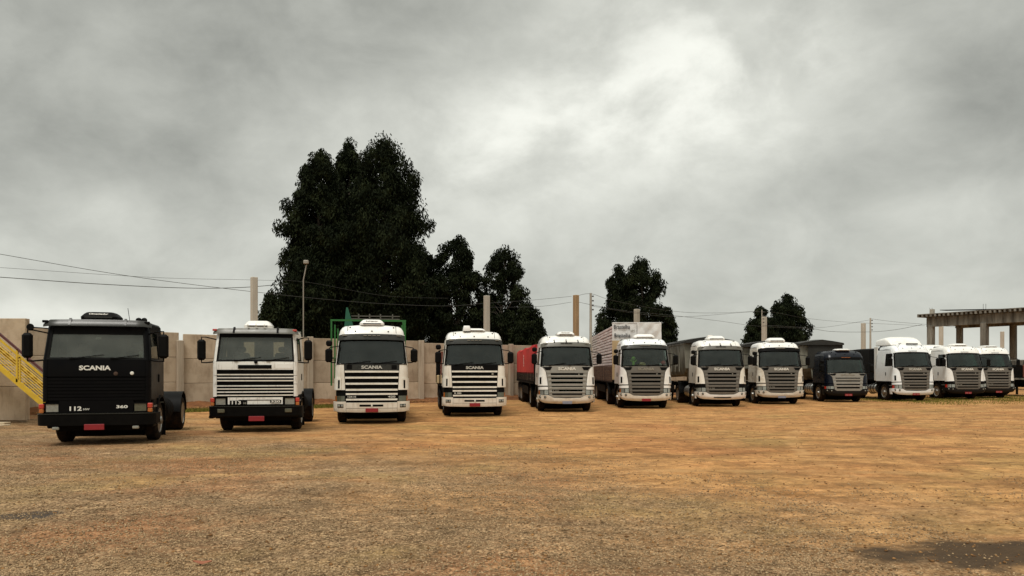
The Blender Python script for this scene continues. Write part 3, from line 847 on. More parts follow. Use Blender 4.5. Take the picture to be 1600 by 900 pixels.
# wheels shared by every truck and trailer
def tyre_mesh(w, r=0.52):
    return MB().lathe([(-w/2,r*.62),(-w/2-.01,r*.80),(-w/2+.02,r*.95),(-w/2+.05,r),(w/2-.05,r),(w/2-.02,r*.95),(w/2+.01,r*.80),(w/2,r*.62)], 'x', 28, closed=True).mesh('wheel', 'rubber')
def rim_mesh(w, r=0.52, m='steel', dish=-0.05):
    q = r*.62
    return MB().lathe([(-w/2+.02,q+.004),(-w/2,q),(-w/2+.03,q*.90),(-w/2+.10+dish,q*.62),(-w/2+.10+dish,q*.36),(-w/2+.02+dish,q*.30),(-w/2+.0+dish,0.02)], 'x', 20).mesh('rim', m)
TYRE_F = tyre_mesh(0.30); TYRE_D = tyre_mesh(0.60)
RIMS = {}
def wheel(parent, x, y, dual=False, rim='steel', z=0.51):
    o = link(TYRE_D if dual else TYRE_F, 'wheel', parent, (x, y, z))
    key = (dual, rim)
    if key not in RIMS: RIMS[key] = rim_mesh(0.60 if dual else 0.30, m=rim, dish=0.06 if dual else -0.07)
    link(RIMS[key], 'rim', o, (0,0,0), (0, 0, 0 if x < 0 else math.pi))
    return o

def rounded_unit(c, w, d, h, top_w, top_d, bulge=0.0):
    """low roof unit: wide base, chamfered smaller top"""
    x, y, z = c
    lv = [(0,1.0,1.0),(0.35,1.02,1.02),(0.75,.5+.5*top_w,.5+.5*top_d),(0.95,top_w*1.02,top_d*1.02),(1.0,top_w*.9,top_d*.9)]
    V = []; F = []; n = 16
    for t, sw, sd in lv:
        for j in range(n):
            a = 2*math.pi*(j+0.5)/n
            ca, sa = math.cos(a), math.sin(a); e = 0.35
            px = math.copysign(abs(ca)**e, ca); py = math.copysign(abs(sa)**e, sa)
            V.append((x+px*w/2*sw, y+py*d/2*sd, z+h*t))
    for i in range(len(lv)-1):
        for j in range(n): F.append((i*n+j, i*n+(j+1)%n, (i+1)*n+(j+1)%n, (i+1)*n+j))
    F.append(tuple(reversed(range(n)))); F.append(tuple(range((len(lv)-1)*n, len(lv)*n)))
    return MB().add(V, F)

GROUP = 'trucks parked in a row along the wall'
def make_truck(px, D, rz, label, style, o):
    """o: dict of options. The local frame: x to the viewer's right, y to the rear, z up, y = 0 at the front."""
    X = (px-800)/FPX*D
    T = thing('parked_truck', label, 'truck', (X, D, 0), R(rz), GROUP)
    S = Surf(style, 0.02 if style == 'flat' else 0.05)
    paint = o.get('paint', 'white_paint')
    zmap = o.get('zmap')
    def zm(z): return float(np.interp(z, *zmap)) if zmap else z
    def P(name, mb, m, parent=None, cabz=True, angle=32):
        if zmap and cabz: mb.v = [(x, y, zm(z)) for x, y, z in mb.v]
        return mb.build(name, m, parent or T, angle=angle)
    def F(p, v, off=0.0):
        return S.front(p, v, off)
    yb = o.get('back', 1.85 if style == 'flat' else 2.15)
    glass = o.get('glass', 'glass_teal')
    flat = style == 'flat'
    vt = 2.97 if flat else 3.06          # top of the cab side
    # ---- shell: backing of the front, roof, rear wall, floor
    shell = o.get('shell', paint)
    P('front_frame', patch(S, -1, 1, 0.55, 2.10, -0.055, 0.03, 25, 9), 'black_plastic')
    roof = patch(S, -1, 1, 2.90 if flat else 2.98, 4.5 if flat else 4.75, 0.0, 0.03, 25, 17)
    roof = P('roof', roof, shell)
    if not flat:
        for sg in (-1, 1):
            P('roof_seam', patch(S, sg*0.66, sg*0.672, 3.12, 4.2, 0.006, 0.012, 2, 10), 'black_plastic', roof)
        for q in (-0.45, 0, 0.45):
            P('roof_bolt', MB().box(F(q, 3.17, 0.012), (0.045, 0.03, 0.035)), 'black_plastic', roof)
        for q in (-0.6, 0.6):
            P('roof_bolt', MB().box(F(q, 3.33, 0.012), (0.045, 0.03, 0.035)), 'black_plastic', roof)
    wb = S.prof(2.0)[2]; wt = S.prof(vt)[2]
    zr = 3.06 if flat else 3.38
    back = MB()
    if o.get('rear_windows'):
        # rear wall with two window openings
        for a, b, z0, z1 in ((-wb,wb,0.95,2.25),(-wt,wt,2.72,zr),(-wt,-0.62,2.25,2.72),(-0.30,0.28,2.25,2.72),(0.60,wt,2.25,2.72)):
            back.box(((a+b)/2, yb-0.02, (z0+z1)/2), (b-a, 0.04, z1-z0))
    else:
        back.prism([(-wb,0.95),(wb,0.95),(wb,2.04),(wt,vt),(wt-0.2,zr),(-wt+0.2,zr),(-wt,vt),(-wb,2.04)], 'y', yb-0.04, yb-0.004)
    P('rear_wall', back, o.get('inside', 'interior'))
    P('cab_floor', MB().box((0, (0.15+yb)/2, 1.08), (2.28, yb-0.2, 0.10)), 'dark_chassis')
    dash_z = 2.06 if flat else 2.02
    P('dashboard', MB().prism([(0.24,1.15),(0.24,dash_z-0.03),(0.5,dash_z),(0.68,dash_z-0.10),(0.62,1.15)], 'x', -1.08, 1.08), 'interior')
    for sx in (-0.62, 0.62):
        seat = P('seat', MB().box((sx, 1.15, 1.55), (0.52, 0.5, 0.16), ch=0.05).box((sx, 1.40, 1.98), (0.50, 0.16, 0.78), ch=0.06), 'interior')
        P('headrest', MB().box((sx, 1.40, 2.47), (0.28, 0.12, 0.18), ch=0.05), 'interior', seat)
    stw = [(0.6+0.23*math.cos(t), 0.80-0.12*math.sin(t), zm(2.03)+0.19*math.sin(t)) for t in np.linspace(0, 2*math.pi, 17)]
    P('steering_wheel', MB().tube(stw, 0.018, 6), 'black_plastic', cabz=False)
    # ---- windscreen
    gp = 0.69 if flat else 0.875
    gv0 = 2.14 if flat else 2.085
    gv1 = 2.89 if flat else 2.93
    g = P('windscreen', patch(S, -gp, gp, gv0, gv1, -0.02, 0.008, 15, 5), glass)
    fr = MB()
    e = 0.028 if flat else 0.035
    patch(S, -gp-0.02, gp+0.02, gv0-0.05, gv0, 0.004, 0.03, 21, 2, fr)
    patch(S, -gp-0.02, gp+0.02, gv1, gv1+0.03, 0.004, 0.03, 21, 2, fr)
    patch(S, -gp-0.02, -gp+e*0.6, gv0, gv1, 0.004, 0.03, 3, 6, fr); patch(S, gp-e*0.6, gp+0.02, gv0, gv1, 0.004, 0.03, 3, 6, fr)
    P('windscreen_seal', fr, 'black_plastic')
    band = o.get('header_shade', 0.07)
    if band: P('header_shade_band', patch(S, -gp+0.02, gp-0.02, gv1-band, gv1-0.002, -0.012, 0.006, 13, 3), 'black_plastic')  # dark strip on the glass for the black header and painted visor shade
    for sg in (-1, 1):
        P('pillar', patch(S, sg*(gp+0.02), sg*1.0, gv0-0.05, vt, 0.0, 0.03, 7, 8), o.get('pillar', paint))
    # wipers
    for x0, x1 in (((-0.55, 0.15), (0.35, 0.95)) if flat else ((-0.75, -0.05), (0.10, 0.85))):
        a = F(S.p_of_x(x0, gv0), gv0-0.03, 0.03); b = F(S.p_of_x(x1, gv0), gv0+0.06, 0.025)
        P('wiper', MB().tube([a, b], 0.011, 5).box(a, (0.10, 0.03, 0.04)), 'black_plastic')
    # ---- sides: door, sleeper panel, windows
    for sg in (-1, 1):
        ey = lambda z: S.edge_y(z)-0.002
        dy = 1.28 if not flat else 1.22
        zb = 1.18 if not flat else 1.10
        zs = 2.08 if not flat else 2.10
        zt_ = 2.84 if not flat else 2.80
        door = P('door', side_patch(S, sg, lambda z: ey(z)+0.005, dy, zb, zs, 0.004), o.get('door', paint))
        P('door_handle', MB().box(S.side(sg, dy-0.13, 1.62, 0.012), (0.03, 0.07, 0.20), ch=0.01), 'black_plastic', door)
        P('cab_side', side_patch(S, sg, dy+0.02, yb, zb, vt, 0.0, nu=4, nv=9), o.get('door', paint))
        P('window_header', side_patch(S, sg, ey, dy, zt_, vt, 0.003, nu=4, nv=4), o.get('pillar', paint))
        win = P('side_window', side_patch(S, sg, lambda z: ey(z)+0.06, dy-0.05, zs+0.03, zt_-0.03, -0.01, 0.008), 'glass_side')
        wf = MB()
        side_patch(S, sg, ey, lambda z: ey(z)+0.06, zs, zt_, 0.002, 0.03, 2, 6, wf)
        side_patch(S, sg, dy-0.05, dy, zs, zt_, 0.002, 0.03, 2, 6, wf)
        side_patch(S, sg, lambda z: ey(z)+0.06, dy-0.05, zs, zs+0.03, 0.002, 0.03, 4, 2, wf)
        side_patch(S, sg, lambda z: ey(z)+0.06, dy-0.05, zt_-0.03, zt_, 0.002, 0.03, 4, 2, wf)
        P('window_frame', wf, 'black_plastic', win)
        if o.get('bunk_window') and sg == -1:
            P('bunk_window', side_patch(S, sg, dy+0.12, dy+0.42, 2.25, 2.70, 0.006, 0.01, 3, 3), 'paper')
        # steps and wheel arch
        st = P('step_box', MB().box((sg*1.10, 0.62, 0.77), (0.20, 0.46, 0.74), ch=0.03), 'black_plastic', cabz=False)
        for zz in (0.62, 0.92):
            P('step_tread', MB().box((sg*1.205, 0.62, zz), (0.02, 0.40, 0.05)), 'steel', st, cabz=False)
        arch = MB()
        fr_, bk_ = [], []
        for t in np.linspace(R(-8), R(188), 15):
            c, s_ = math.cos(t), math.sin(t)
            fr_.append([(sg*1.00, 1.42-0.66*c, 0.54+0.64*s_), (sg*1.225, 1.42-0.66*c, 0.54+0.64*s_)])
            bk_.append([(sg*1.00, 1.42-0.60*c, 0.54+0.59*s_), (sg*1.225, 1.42-0.60*c, 0.54+0.59*s_)])
        arch.slab(fr_, bk_)
        P('fender', arch, 'black_plastic', cabz=False)
        wheel(T, sg*1.03, 1.42, False, o.get('rim', 'steel'))
        # mirrors
        mx = 1.43 if not flat else 1.50
        my = 0.20 if not flat else 0.02
        big = o.get('mirrors', {}).get(sg, 'double' if sg < 0 else 'single')
        z0, z1 = (2.08, 2.60) if flat else (2.10, 2.56)
        if flat: z0, z1 = 2.12, 2.72
        mir = MB().box((sg*mx, my, zm((z0+z1)/2)), (0.235 if flat else 0.24, 0.13, zm(z1)-zm(z0)), ch=0.055)
        mir = P('mirror', mir, 'black_plastic', cabz=False)
        if big == 'double' and not flat:
            P('wide_angle_mirror', MB().box((sg*(mx-0.01), my, zm(2.74)), (0.21, 0.12, 0.20), ch=0.05), 'black_plastic', mir, cabz=False)
        a0 = S.side(sg, 0.28 if flat else 0.45, 2.72 if flat else 2.66); a0 = (a0[0]-sg*0.05, a0[1], zm(a0[2]))
        b0 = S.side(sg, 0.20 if flat else 0.42, 2.08); b0 = (b0[0]-sg*0.05, b0[1], zm(b0[2]))
        if flat:
            up = [a0, (sg*(mx-0.12), my+0.02, zm(2.79)), (sg*mx, my+0.02, zm(2.79)), (sg*mx, my, zm(2.68))]
            dn = [b0, (sg*(mx-0.12), my+0.02, zm(2.05)), (sg*mx, my+0.02, zm(2.05)), (sg*mx, my, zm(2.14))]
        else:
            up = [a0, (sg*(mx-0.05), my+0.03, zm(2.60)), (sg*mx, my+0.02, zm(2.56))]
            dn = [b0, (sg*(mx-0.08), my+0.03, zm(2.10)), (sg*mx, my+0.02, zm(2.14))]
        P('mirror_arm', MB().tube(up, 0.018, 6), 'black_plastic', mir, cabz=False)
        P('mirror_arm', MB().tube(dn, 0.022, 6), 'black_plastic', mir, cabz=False)
    if flat and o.get('round_mirror'):
        P('spotter_mirror', MB().lathe([(-0.03,0.07),(0.0,0.085),(0.03,0.05)], 'y', 14, (-1.44, 0.02, 2.86)).tube([(-1.44,0.02,2.86),(-1.10,0.2,2.84)], 0.014, 5), 'black_plastic', cabz=False)
    # ---- faces
    if style == 'flat': face_flat(T, S, P, F, o, paint)
    elif style == 'four': face_four(T, S, P, F, o, paint)
    else: face_round(T, S, P, F, o, paint, zm)
    # ---- roof unit
    if o.get('ac'):
        w, h, m, y0 = o['ac']
        zt_ = zm(3.10 if flat else 3.40)
        ac = P('air_conditioner', rounded_unit((o.get('ac_x', 0.0), y0, zt_-0.01), w, 0.75, h, 0.72, 0.72), m, cabz=False)
        P('intake_grille', MB().box((o.get('ac_x', 0.0), y0-0.375-0.004, zt_+h*0.22), (w*0.72, 0.02, h*0.16)), 'black_plastic' if m != 'black_plastic' else 'visor_dark', ac, cabz=False)
        if o.get('ac_text'):
            lettering(o['ac_text'], 'letter_dim' if m != 'black_plastic' else 'letter_white', ac, (o.get('ac_x', 0.0), y0-0.345, zt_+h*0.66), w*0.5, h*0.22, (R(62),0,0), 0.01, shear=0.2)
    if o.get('extra_ac'):
        w, h, x, y0 = o['extra_ac']
        P('roof_fan', rounded_unit((x, y0, zm(3.40)-0.01), w, 0.4, h, 0.8, 0.8), 'white_paint', cabz=False)
    # ---- chassis behind the cab
    L_ = o.get('chassis', 6.2)
    for sg in (-1, 1):
        P('chassis_rail', MB().box((sg*0.40, 0.5+L_/2, 0.92), (0.09, L_-0.4, 0.24)), 'dark_chassis', cabz=False)
    P('front_axle', MB().tube([(-0.95,1.42,0.50),(0.95,1.42,0.50)], 0.07, 8).box((0,1.42,0.42),(0.9,0.14,0.14)).box((0, 0.95, 0.62), (1.7, 0.6, 0.34)), 'dark_chassis', cabz=False)
    P('engine', MB().box((0,1.3,0.80),(0.85,1.2,0.80), ch=0.06).box((0, 0.5, 0.56), (1.9, 0.28, 0.46)), 'dark_chassis', cabz=False)  # the low front box is added to cut light under the bumper
    P('underbody_light_block', MB().box((0, 2.15, 0.48), (2.4, 0.03, 0.84)), 'dark_chassis', cabz=False)  # full-width sheet added to keep light from under the truck
    P('radiator', MB().box((0, 0.32, 0.95), (1.5, 0.1, 1.1)), 'dark_chassis', cabz=False)
    for ay in o.get('axles', [5.1]):
        for sg in (-1, 1): wheel(T, sg*0.93, ay, True, o.get('rim', 'steel'))
        P('rear_axle', MB().tube([(-0.8,ay,0.52),(0.8,ay,0.52)], 0.09, 8).lathe([(-0.2,0.1),(-0.1,0.26),(0.1,0.26),(0.2,0.1)], 'x', 14, (0,ay,0.55)), 'dark_chassis', cabz=False)
        if o.get('rear_fender', True):
            for sg in (-1, 1):
                f1, f2 = [], []
                for t in np.linspace(R(5), R(175), 15):
                    c, s_ = math.cos(t), math.sin(t)
                    f1.append([(sg*0.60, ay-0.64*c, 0.52+0.66*s_), (sg*1.25, ay-0.64*c, 0.52+0.66*s_)])
                    f2.append([(sg*0.60, ay-0.61*c, 0.52+0.63*s_), (sg*1.25, ay-0.61*c, 0.52+0.63*s_)])
                P('rear_fender', MB().slab(f1, f2), 'black_plastic', cabz=False)
    if o.get('fifth_wheel', True):
        P('fifth_wheel', MB().lathe([(1.08,0.46),(1.14,0.46),(1.16,0.40)], 'z', 20, (0, o.get('axles', [5.1])[0]-0.2, 0)), 'dark_chassis', cabz=False)
    # tanks
    for sg in o.get('tanks', (-1, 1)):
        m = o.get('tank', 'aluminium')
        tk = P('fuel_tank', MB().lathe([(2.55,0.05),(2.55,0.30),(2.60,0.335),(3.55,0.335),(3.60,0.30),(3.60,0.05)], 'y', 22, (sg*0.86,0,0.72)), m, cabz=False)
        for yy in (2.75, 3.08, 3.40):
            P('tank_strap', MB().lathe([(yy-0.03,0.342),(yy+0.03,0.342)], 'y', 22, (sg*0.86,0,0.72)), 'dark_chassis', tk, cabz=False)
    if o.get('stack', False):
        P('air_intake', MB().tube([(-0.95, yb+0.18, 1.1), (-0.95, yb+0.18, 2.9)], 0.09, 10), 'black_plastic', cabz=False)
    return T

def plate(parent, P, c, m, w=0.40, h=0.13, marks=False):
    pl = P('licence_plate', MB().box(c, (w, 0.02, h), ch=0.006), m, parent, cabz=False)
    # the raised characters, too small to read
    for k in range(7 if marks else 0):
        if k == 3: continue
        P('plate_mark', MB().box((c[0]-w*0.36+k*w*0.12, c[1]-0.012, c[2]-0.008), (w*0.06, 0.004, h*0.40)), 'plate_mark', pl, cabz=False)
    return pl

def face_flat(T, S, P, F, o, paint):
    X = S.p_of_x
    px_ = lambda x, v=1.5: X(x, v)
    # corner pillars beside the grille
    for sg in (-1, 1):
        for v0, v1 in ((1.06,1.42),(1.43,1.67),(1.68,2.085)):
            P('corner_panel', patch(S, sg*0.690, sg*1.0, v0, v1, 0.0, 0.03, 7, 3), paint)
        P('corner_base', patch(S, sg*0.720, sg*1.0, 0.78, 1.05, -0.003, 0.03, 7, 3), 'black_plastic' if o.get('open_grille') else paint)
        hl = P('headlight', patch(S, sg*px_(0.84), sg*px_(1.105), 0.825, 1.005, -0.005, 0.05, 4, 3), 'lamp_lens' if (sg < 0 or not o.get('dim_right')) else 'lamp_lens_dim')
        fm = MB(); a, b = sg*px_(0.82), sg*px_(1.115)
        patch(S, a, b, 0.80, 0.825, 0.012, 0.05, 4, 2, fm); patch(S, a, b, 1.005, 1.03, 0.012, 0.05, 4, 2, fm)
        P('headlight_frame', fm, 'black_plastic', hl)
        ts = P('turn_signal', MB().box((sg*1.195, 0.035, 0.96), (0.11, 0.14, 0.12), ch=0.015), 'red_lens')
        P('signal_base', MB().box((sg*1.195, 0.035, 0.845), (0.10, 0.13, 0.10), ch=0.015), 'amber_lens', ts)
    if o.get('open_grille'):
        # worn white face: bars with dark slots between them
        P('logo_panel', patch(S, -0.685, 0.685, 1.845, 2.085, 0.0, 0.03, 9, 3), paint)
        P('blank_panel', patch(S, -0.31, 0.29, 1.875, 1.985, 0.012, 0.03, 5, 2), 'black_plastic')
        P('repaired_patch', patch(S, 0.36, 0.66, 1.885, 2.02, 0.006, 0.02, 5, 3), 'white_paint')
        for k, z in enumerate((1.705,1.615,1.525,1.375,1.285,1.195,1.10)):
            P('grille_bar', patch(S, -0.685, 0.685, z-0.019, z+0.014, 0.014 if k in (0,3) else 0.004, 0.035, 9, 3), 'worn_white_paint' if k % 2 else 'cream_paint')
        P('nameplate_panel', patch(S, -0.49, 0.49, 0.835, 1.035, 0.004, 0.03, 7, 3), paint)
        P('nameplate_slot', patch(S, -0.30, 0.44, 0.945, 0.965, 0.010, 0.02, 5, 2), 'black_plastic')
        p1 = P('number_plate', patch(S, -0.455, -0.145, 0.825, 0.945, 0.010, 0.02, 3, 2), 'black_plastic')
        lettering('113', 'letter_white', T, F(-0.335, 0.885, 0.035), 0.25, 0.10, bold=0.02)
        lettering('H', 'letter_dim', T, F(-0.185, 0.868, 0.035), 0.07, 0.06)
        p2 = P('number_plate', patch(S, 0.265, 0.465, 0.875, 0.955, 0.010, 0.02, 3, 2), 'black_plastic')
        lettering('320', 'letter_white', T, F(0.365, 0.915, 0.035), 0.26, 0.065)
        P('front_badge', MB().lathe([(-0.05,0.03),(-0.045,0.05),(0.0,0.05)], 'y', 12, F(0.01, 2.07, 0.0)), 'black_plastic')
    else:
        P('logo_panel', patch(S, -0.685, 0.685, 1.675, 2.085, 0.0, 0.03, 9, 3), paint)
        for z in (1.61, 1.53, 1.45, 1.37):
            P('grille_bar', patch(S, -0.685, 0.685, z-0.032, z+0.033, 0.004, 0.03, 9, 3), paint)
        for z in (1.29, 1.21, 1.13):
            P('grille_bar', patch(S, -0.685, 0.685, z-0.032, z+0.033, -0.006, 0.03, 9, 3), paint)
        P('lower_panel', patch(S, -0.52, 0.52, 0.78, 1.09, 0.0, 0.03, 9, 3), paint)
        lettering('SCANIA', 'letter_white', T, F(-0.02, 1.885, 0.015), 0.70, 0.115, bold=0.035)
        lettering('112', 'letter_white', T, F(-0.29, 0.90, 0.015), 0.265, 0.105, bold=0.03)
        lettering('HW', 'letter_silver', T, F(-0.14, 0.88, 0.015), 0.14, 0.05, bold=0.03)
        lettering('360', 'letter_white', T, F(0.36, 0.935, 0.015), 0.255, 0.075, bold=0.03)
        P('badge', MB().lathe([(-0.02,0.03),(-0.015,0.048),(0.0,0.05)], 'y', 14, F(0.27, 1.745, 0.0)), 'brown_wood')
        P('badge', MB().lathe([(-0.02,0.03),(-0.015,0.042),(0.0,0.044)], 'y', 14, F(0.50, 1.755, 0.0)), 'letter_white')
    # bumper
    b0 = 0.50 if not o.get('open_grille') else 0.42
    bp = P('bumper', patch(S, -1, 1, b0, 0.765, 0.11, 0.10, 21, 5), 'black_plastic')
    for sg in (-1, 1):
        P('bumper_end', side_patch(S, sg, 0.14, 0.72, b0, 0.765, 0.11, 0.10, 3, 3), 'black_plastic', bp)
        if o.get('open_grille'):
            P('fog_lamp', MB().box(F(sg*0.60, 0.66, 0.112), (0.20, 0.03, 0.11), ch=0.012), 'lamp_lens_dim', bp)
        else:
            P('fog_lamp', MB().box((sg*0.88, -0.02, 0.43), (0.15, 0.10, 0.075), ch=0.015), 'lamp_lens', bp)
    P('bumper_lip', patch(S, -0.98, 0.98, 0.768, 0.785, 0.12, 0.10, 15, 2), 'visor_dark', bp)
    if o.get('open_grille'):
        P('bumper_skirt', patch(S, -0.74, 0.74, 0.36, 0.415, 0.06, 0.05, 9, 2), 'black_plastic', bp)
        plate(bp, P, (0.05, -0.14, 0.42), 'plate_red', 0.44, 0.145)
    else:
        plate(bp, P, (-0.02, -0.14, 0.455), 'plate_red', 0.44, 0.14)
    # sun visor with its rails
    vis = P('sun_visor', patch(S, -0.86, 0.86, 2.875, 2.935, 0.14, 0.02, 13, 3), o.get('visor', 'visor_dark'))
    P('visor_rail', patch(S, -0.88, 0.88, 2.942, 2.985, 0.12, 0.03, 13, 2), o.get('visor', 'visor_dark'), vis)
    for q in (-0.42, 0.42):
        P('visor_bracket', patch(S, q-0.02, q+0.02, 2.885, 2.99, 0.15, 0.03, 2, 4), 'black_plastic' if o.get('open_grille') else 'visor_dark', vis)
    for sg in (-1, 1):
        P('clearance_lamp', MB().box((sg*1.16 if sg < 0 else 1.10, 0.16, 3.01), (0.12, 0.08, 0.06), ch=0.01), 'black_plastic' if not o.get('open_grille') else 'red_lens', vis)
    if o.get('open_grille'):
        for q in (-0.16, 0.0, 0.16):
            P('marker_lamp', MB().lathe([(-0.03,0.025),(0.02,0.028)], 'y', 10, F(q, 2.99, 0.20)), 'letter_silver', vis)
    if o.get('antenna'):
        P('antenna', MB().tube([(0.62,0.6,3.05),(0.56,0.66,3.40)], 0.007, 5), 'black_plastic')
        P('air_horn', MB().lathe([(-0.1,0.03),(0.0,0.06),(0.1,0.07)], 'y', 10, (0.78,0.75,3.11)).lathe([(-0.1,0.03),(0.0,0.06),(0.1,0.07)], 'y', 10, (0.91,0.75,3.11)), 'black_plastic')

def face_four(T, S, P, F, o, paint):
    pe = lambda v: float(np.interp(v, [0.6, 1.2, 2.04], [0.60, 0.615, 0.655]))
    for sg in (-1, 1):
        P('corner_panel', patch(S, lambda v: sg*(pe(v)+0.012), sg*1.0, 1.165, 2.08, 0.0, 0.03, 11, 6), paint)
        fin = P('air_deflector', patch(S, sg*0.72, sg*0.985, 1.17, 1.56, 0.028, 0.03, 9, 5), paint)
        P('air_slot', patch(S, sg*0.755, sg*0.80, 1.22, 1.50, 0.034, 0.02, 3, 4), 'black_plastic', fin)
        P('lamp_recess', patch(S, sg*0.62, sg*1.0, 0.97, 1.155, -0.03, 0.03, 7, 3), 'black_plastic')
        hl = P('headlight', patch(S, sg*0.635, sg*0.86, 0.785, 0.965, -0.004, 0.05, 7, 4), 'lamp_lens_dim')
        P('turn_signal', patch(S, sg*0.87, sg*1.0, 0.785, 0.965, -0.004, 0.05, 5, 4), 'amber_lens')
    lp = P('logo_panel', patch(S, lambda v: -pe(v), pe, 1.825, 2.04, 0.0, 0.03, 13, 4), o.get('logo', 'visor_dark'))
    for sg in (-1, 1):
        P('washer_recess', patch(S, sg*0.47, sg*0.60, 1.865, 2.01, 0.006, 0.02, 4, 2), 'black_plastic', lp)
    lettering('SCANIA', 'letter_silver', T, F(0.0, 1.935, 0.015), 0.70, 0.115, bold=0.035)
    for z in (1.79, 1.585, 1.38, 1.175):
        P('grille_bar', patch(S, lambda v: -pe(v), pe, z-0.036, z+0.028, 0.012, 0.05, 13, 4), paint)
    for z in (1.03, 0.845):
        P('grille_bar', patch(S, lambda v: -pe(v), pe, z-0.034, z+0.026, 0.012, 0.05, 13, 4), paint)
    n1, n2 = o['numbers']
    lettering(n1, 'letter_silver', T, F(-0.47, 0.935, 0.0), 0.27, 0.07, bold=0.03)
    if n2: lettering(n2, 'letter_silver', T, F(0.47, 0.935, 0.0), 0.25, 0.07, bold=0.03)
    if o.get('badge'): P('badge', MB().lathe([(-0.02,0.02),(-0.015,0.04),(0.0,0.042)], 'y', 12, F(0.50, 1.685, 0.0)), 'letter_dim')
    # bumper in three pieces with a lower middle
    bp = P('bumper', patch(S, -0.60, 0.60, 0.42, 0.735, 0.05, 0.08, 15, 6), paint)
    P('bumper_seam', patch(S, -0.60, 0.60, 0.545, 0.553, 0.053, 0.02, 9, 2), 'dark_chassis', bp)
    P('bumper_slot', patch(S, -0.29, 0.27, 0.605, 0.675, 0.054, 0.02, 5, 2), 'black_plastic', bp)
    P('tow_pin', MB().box(F(0, 0.64, 0.06), (0.05, 0.03, 0.07)), 'letter_white', bp)
    for sg in (-1, 1):
        ct = P('bumper_corner', patch(S, sg*0.605, sg*1.0, 0.42, 0.775, 0.055, 0.08, 9, 6), paint, bp)
        P('bumper_end', side_patch(S, sg, S.edge_y(0.6), 0.40, 0.43, 0.775, 0.05, 0.08, 3, 4), paint, bp)
        fl = P('fog_lamp', patch(S, sg*0.665, sg*0.80, 0.57, 0.685, 0.062, 0.02, 4, 2), 'black_plastic', bp)
        for q in (0.70, 0.765):
            P('fog_lens', MB().lathe([(-0.01,0.02),(-0.004,0.042),(0.02,0.045)], 'y', 12, F(sg*q, 0.628, 0.066)), 'lamp_lens', bp)
    plate(bp, P, F(0.0, 0.495, 0.065), 'plate_red', 0.42, 0.135)
    P('chin', patch(S, -0.9, 0.9, 0.38, 0.42, -0.05, 0.05, 9, 2), 'black_plastic', bp)
    vis = P('sun_visor', patch(S, -0.87, 0.87, 2.86, 3.055, 0.07, 0.015, 17, 4), o.get('visor', 'visor_dark'))
    for q in (-0.18, -0.06, 0.06, 0.18):
        P('visor_lamp', MB().box(F(q, 2.985, 0.105), (0.11, 0.02, 0.02)), 'letter_dim', vis)
    for q in (-0.72, 0.72):
        P('visor_lamp', MB().box(F(q, 3.0, 0.10), (0.16, 0.03, 0.02)), 'letter_dim', vis)

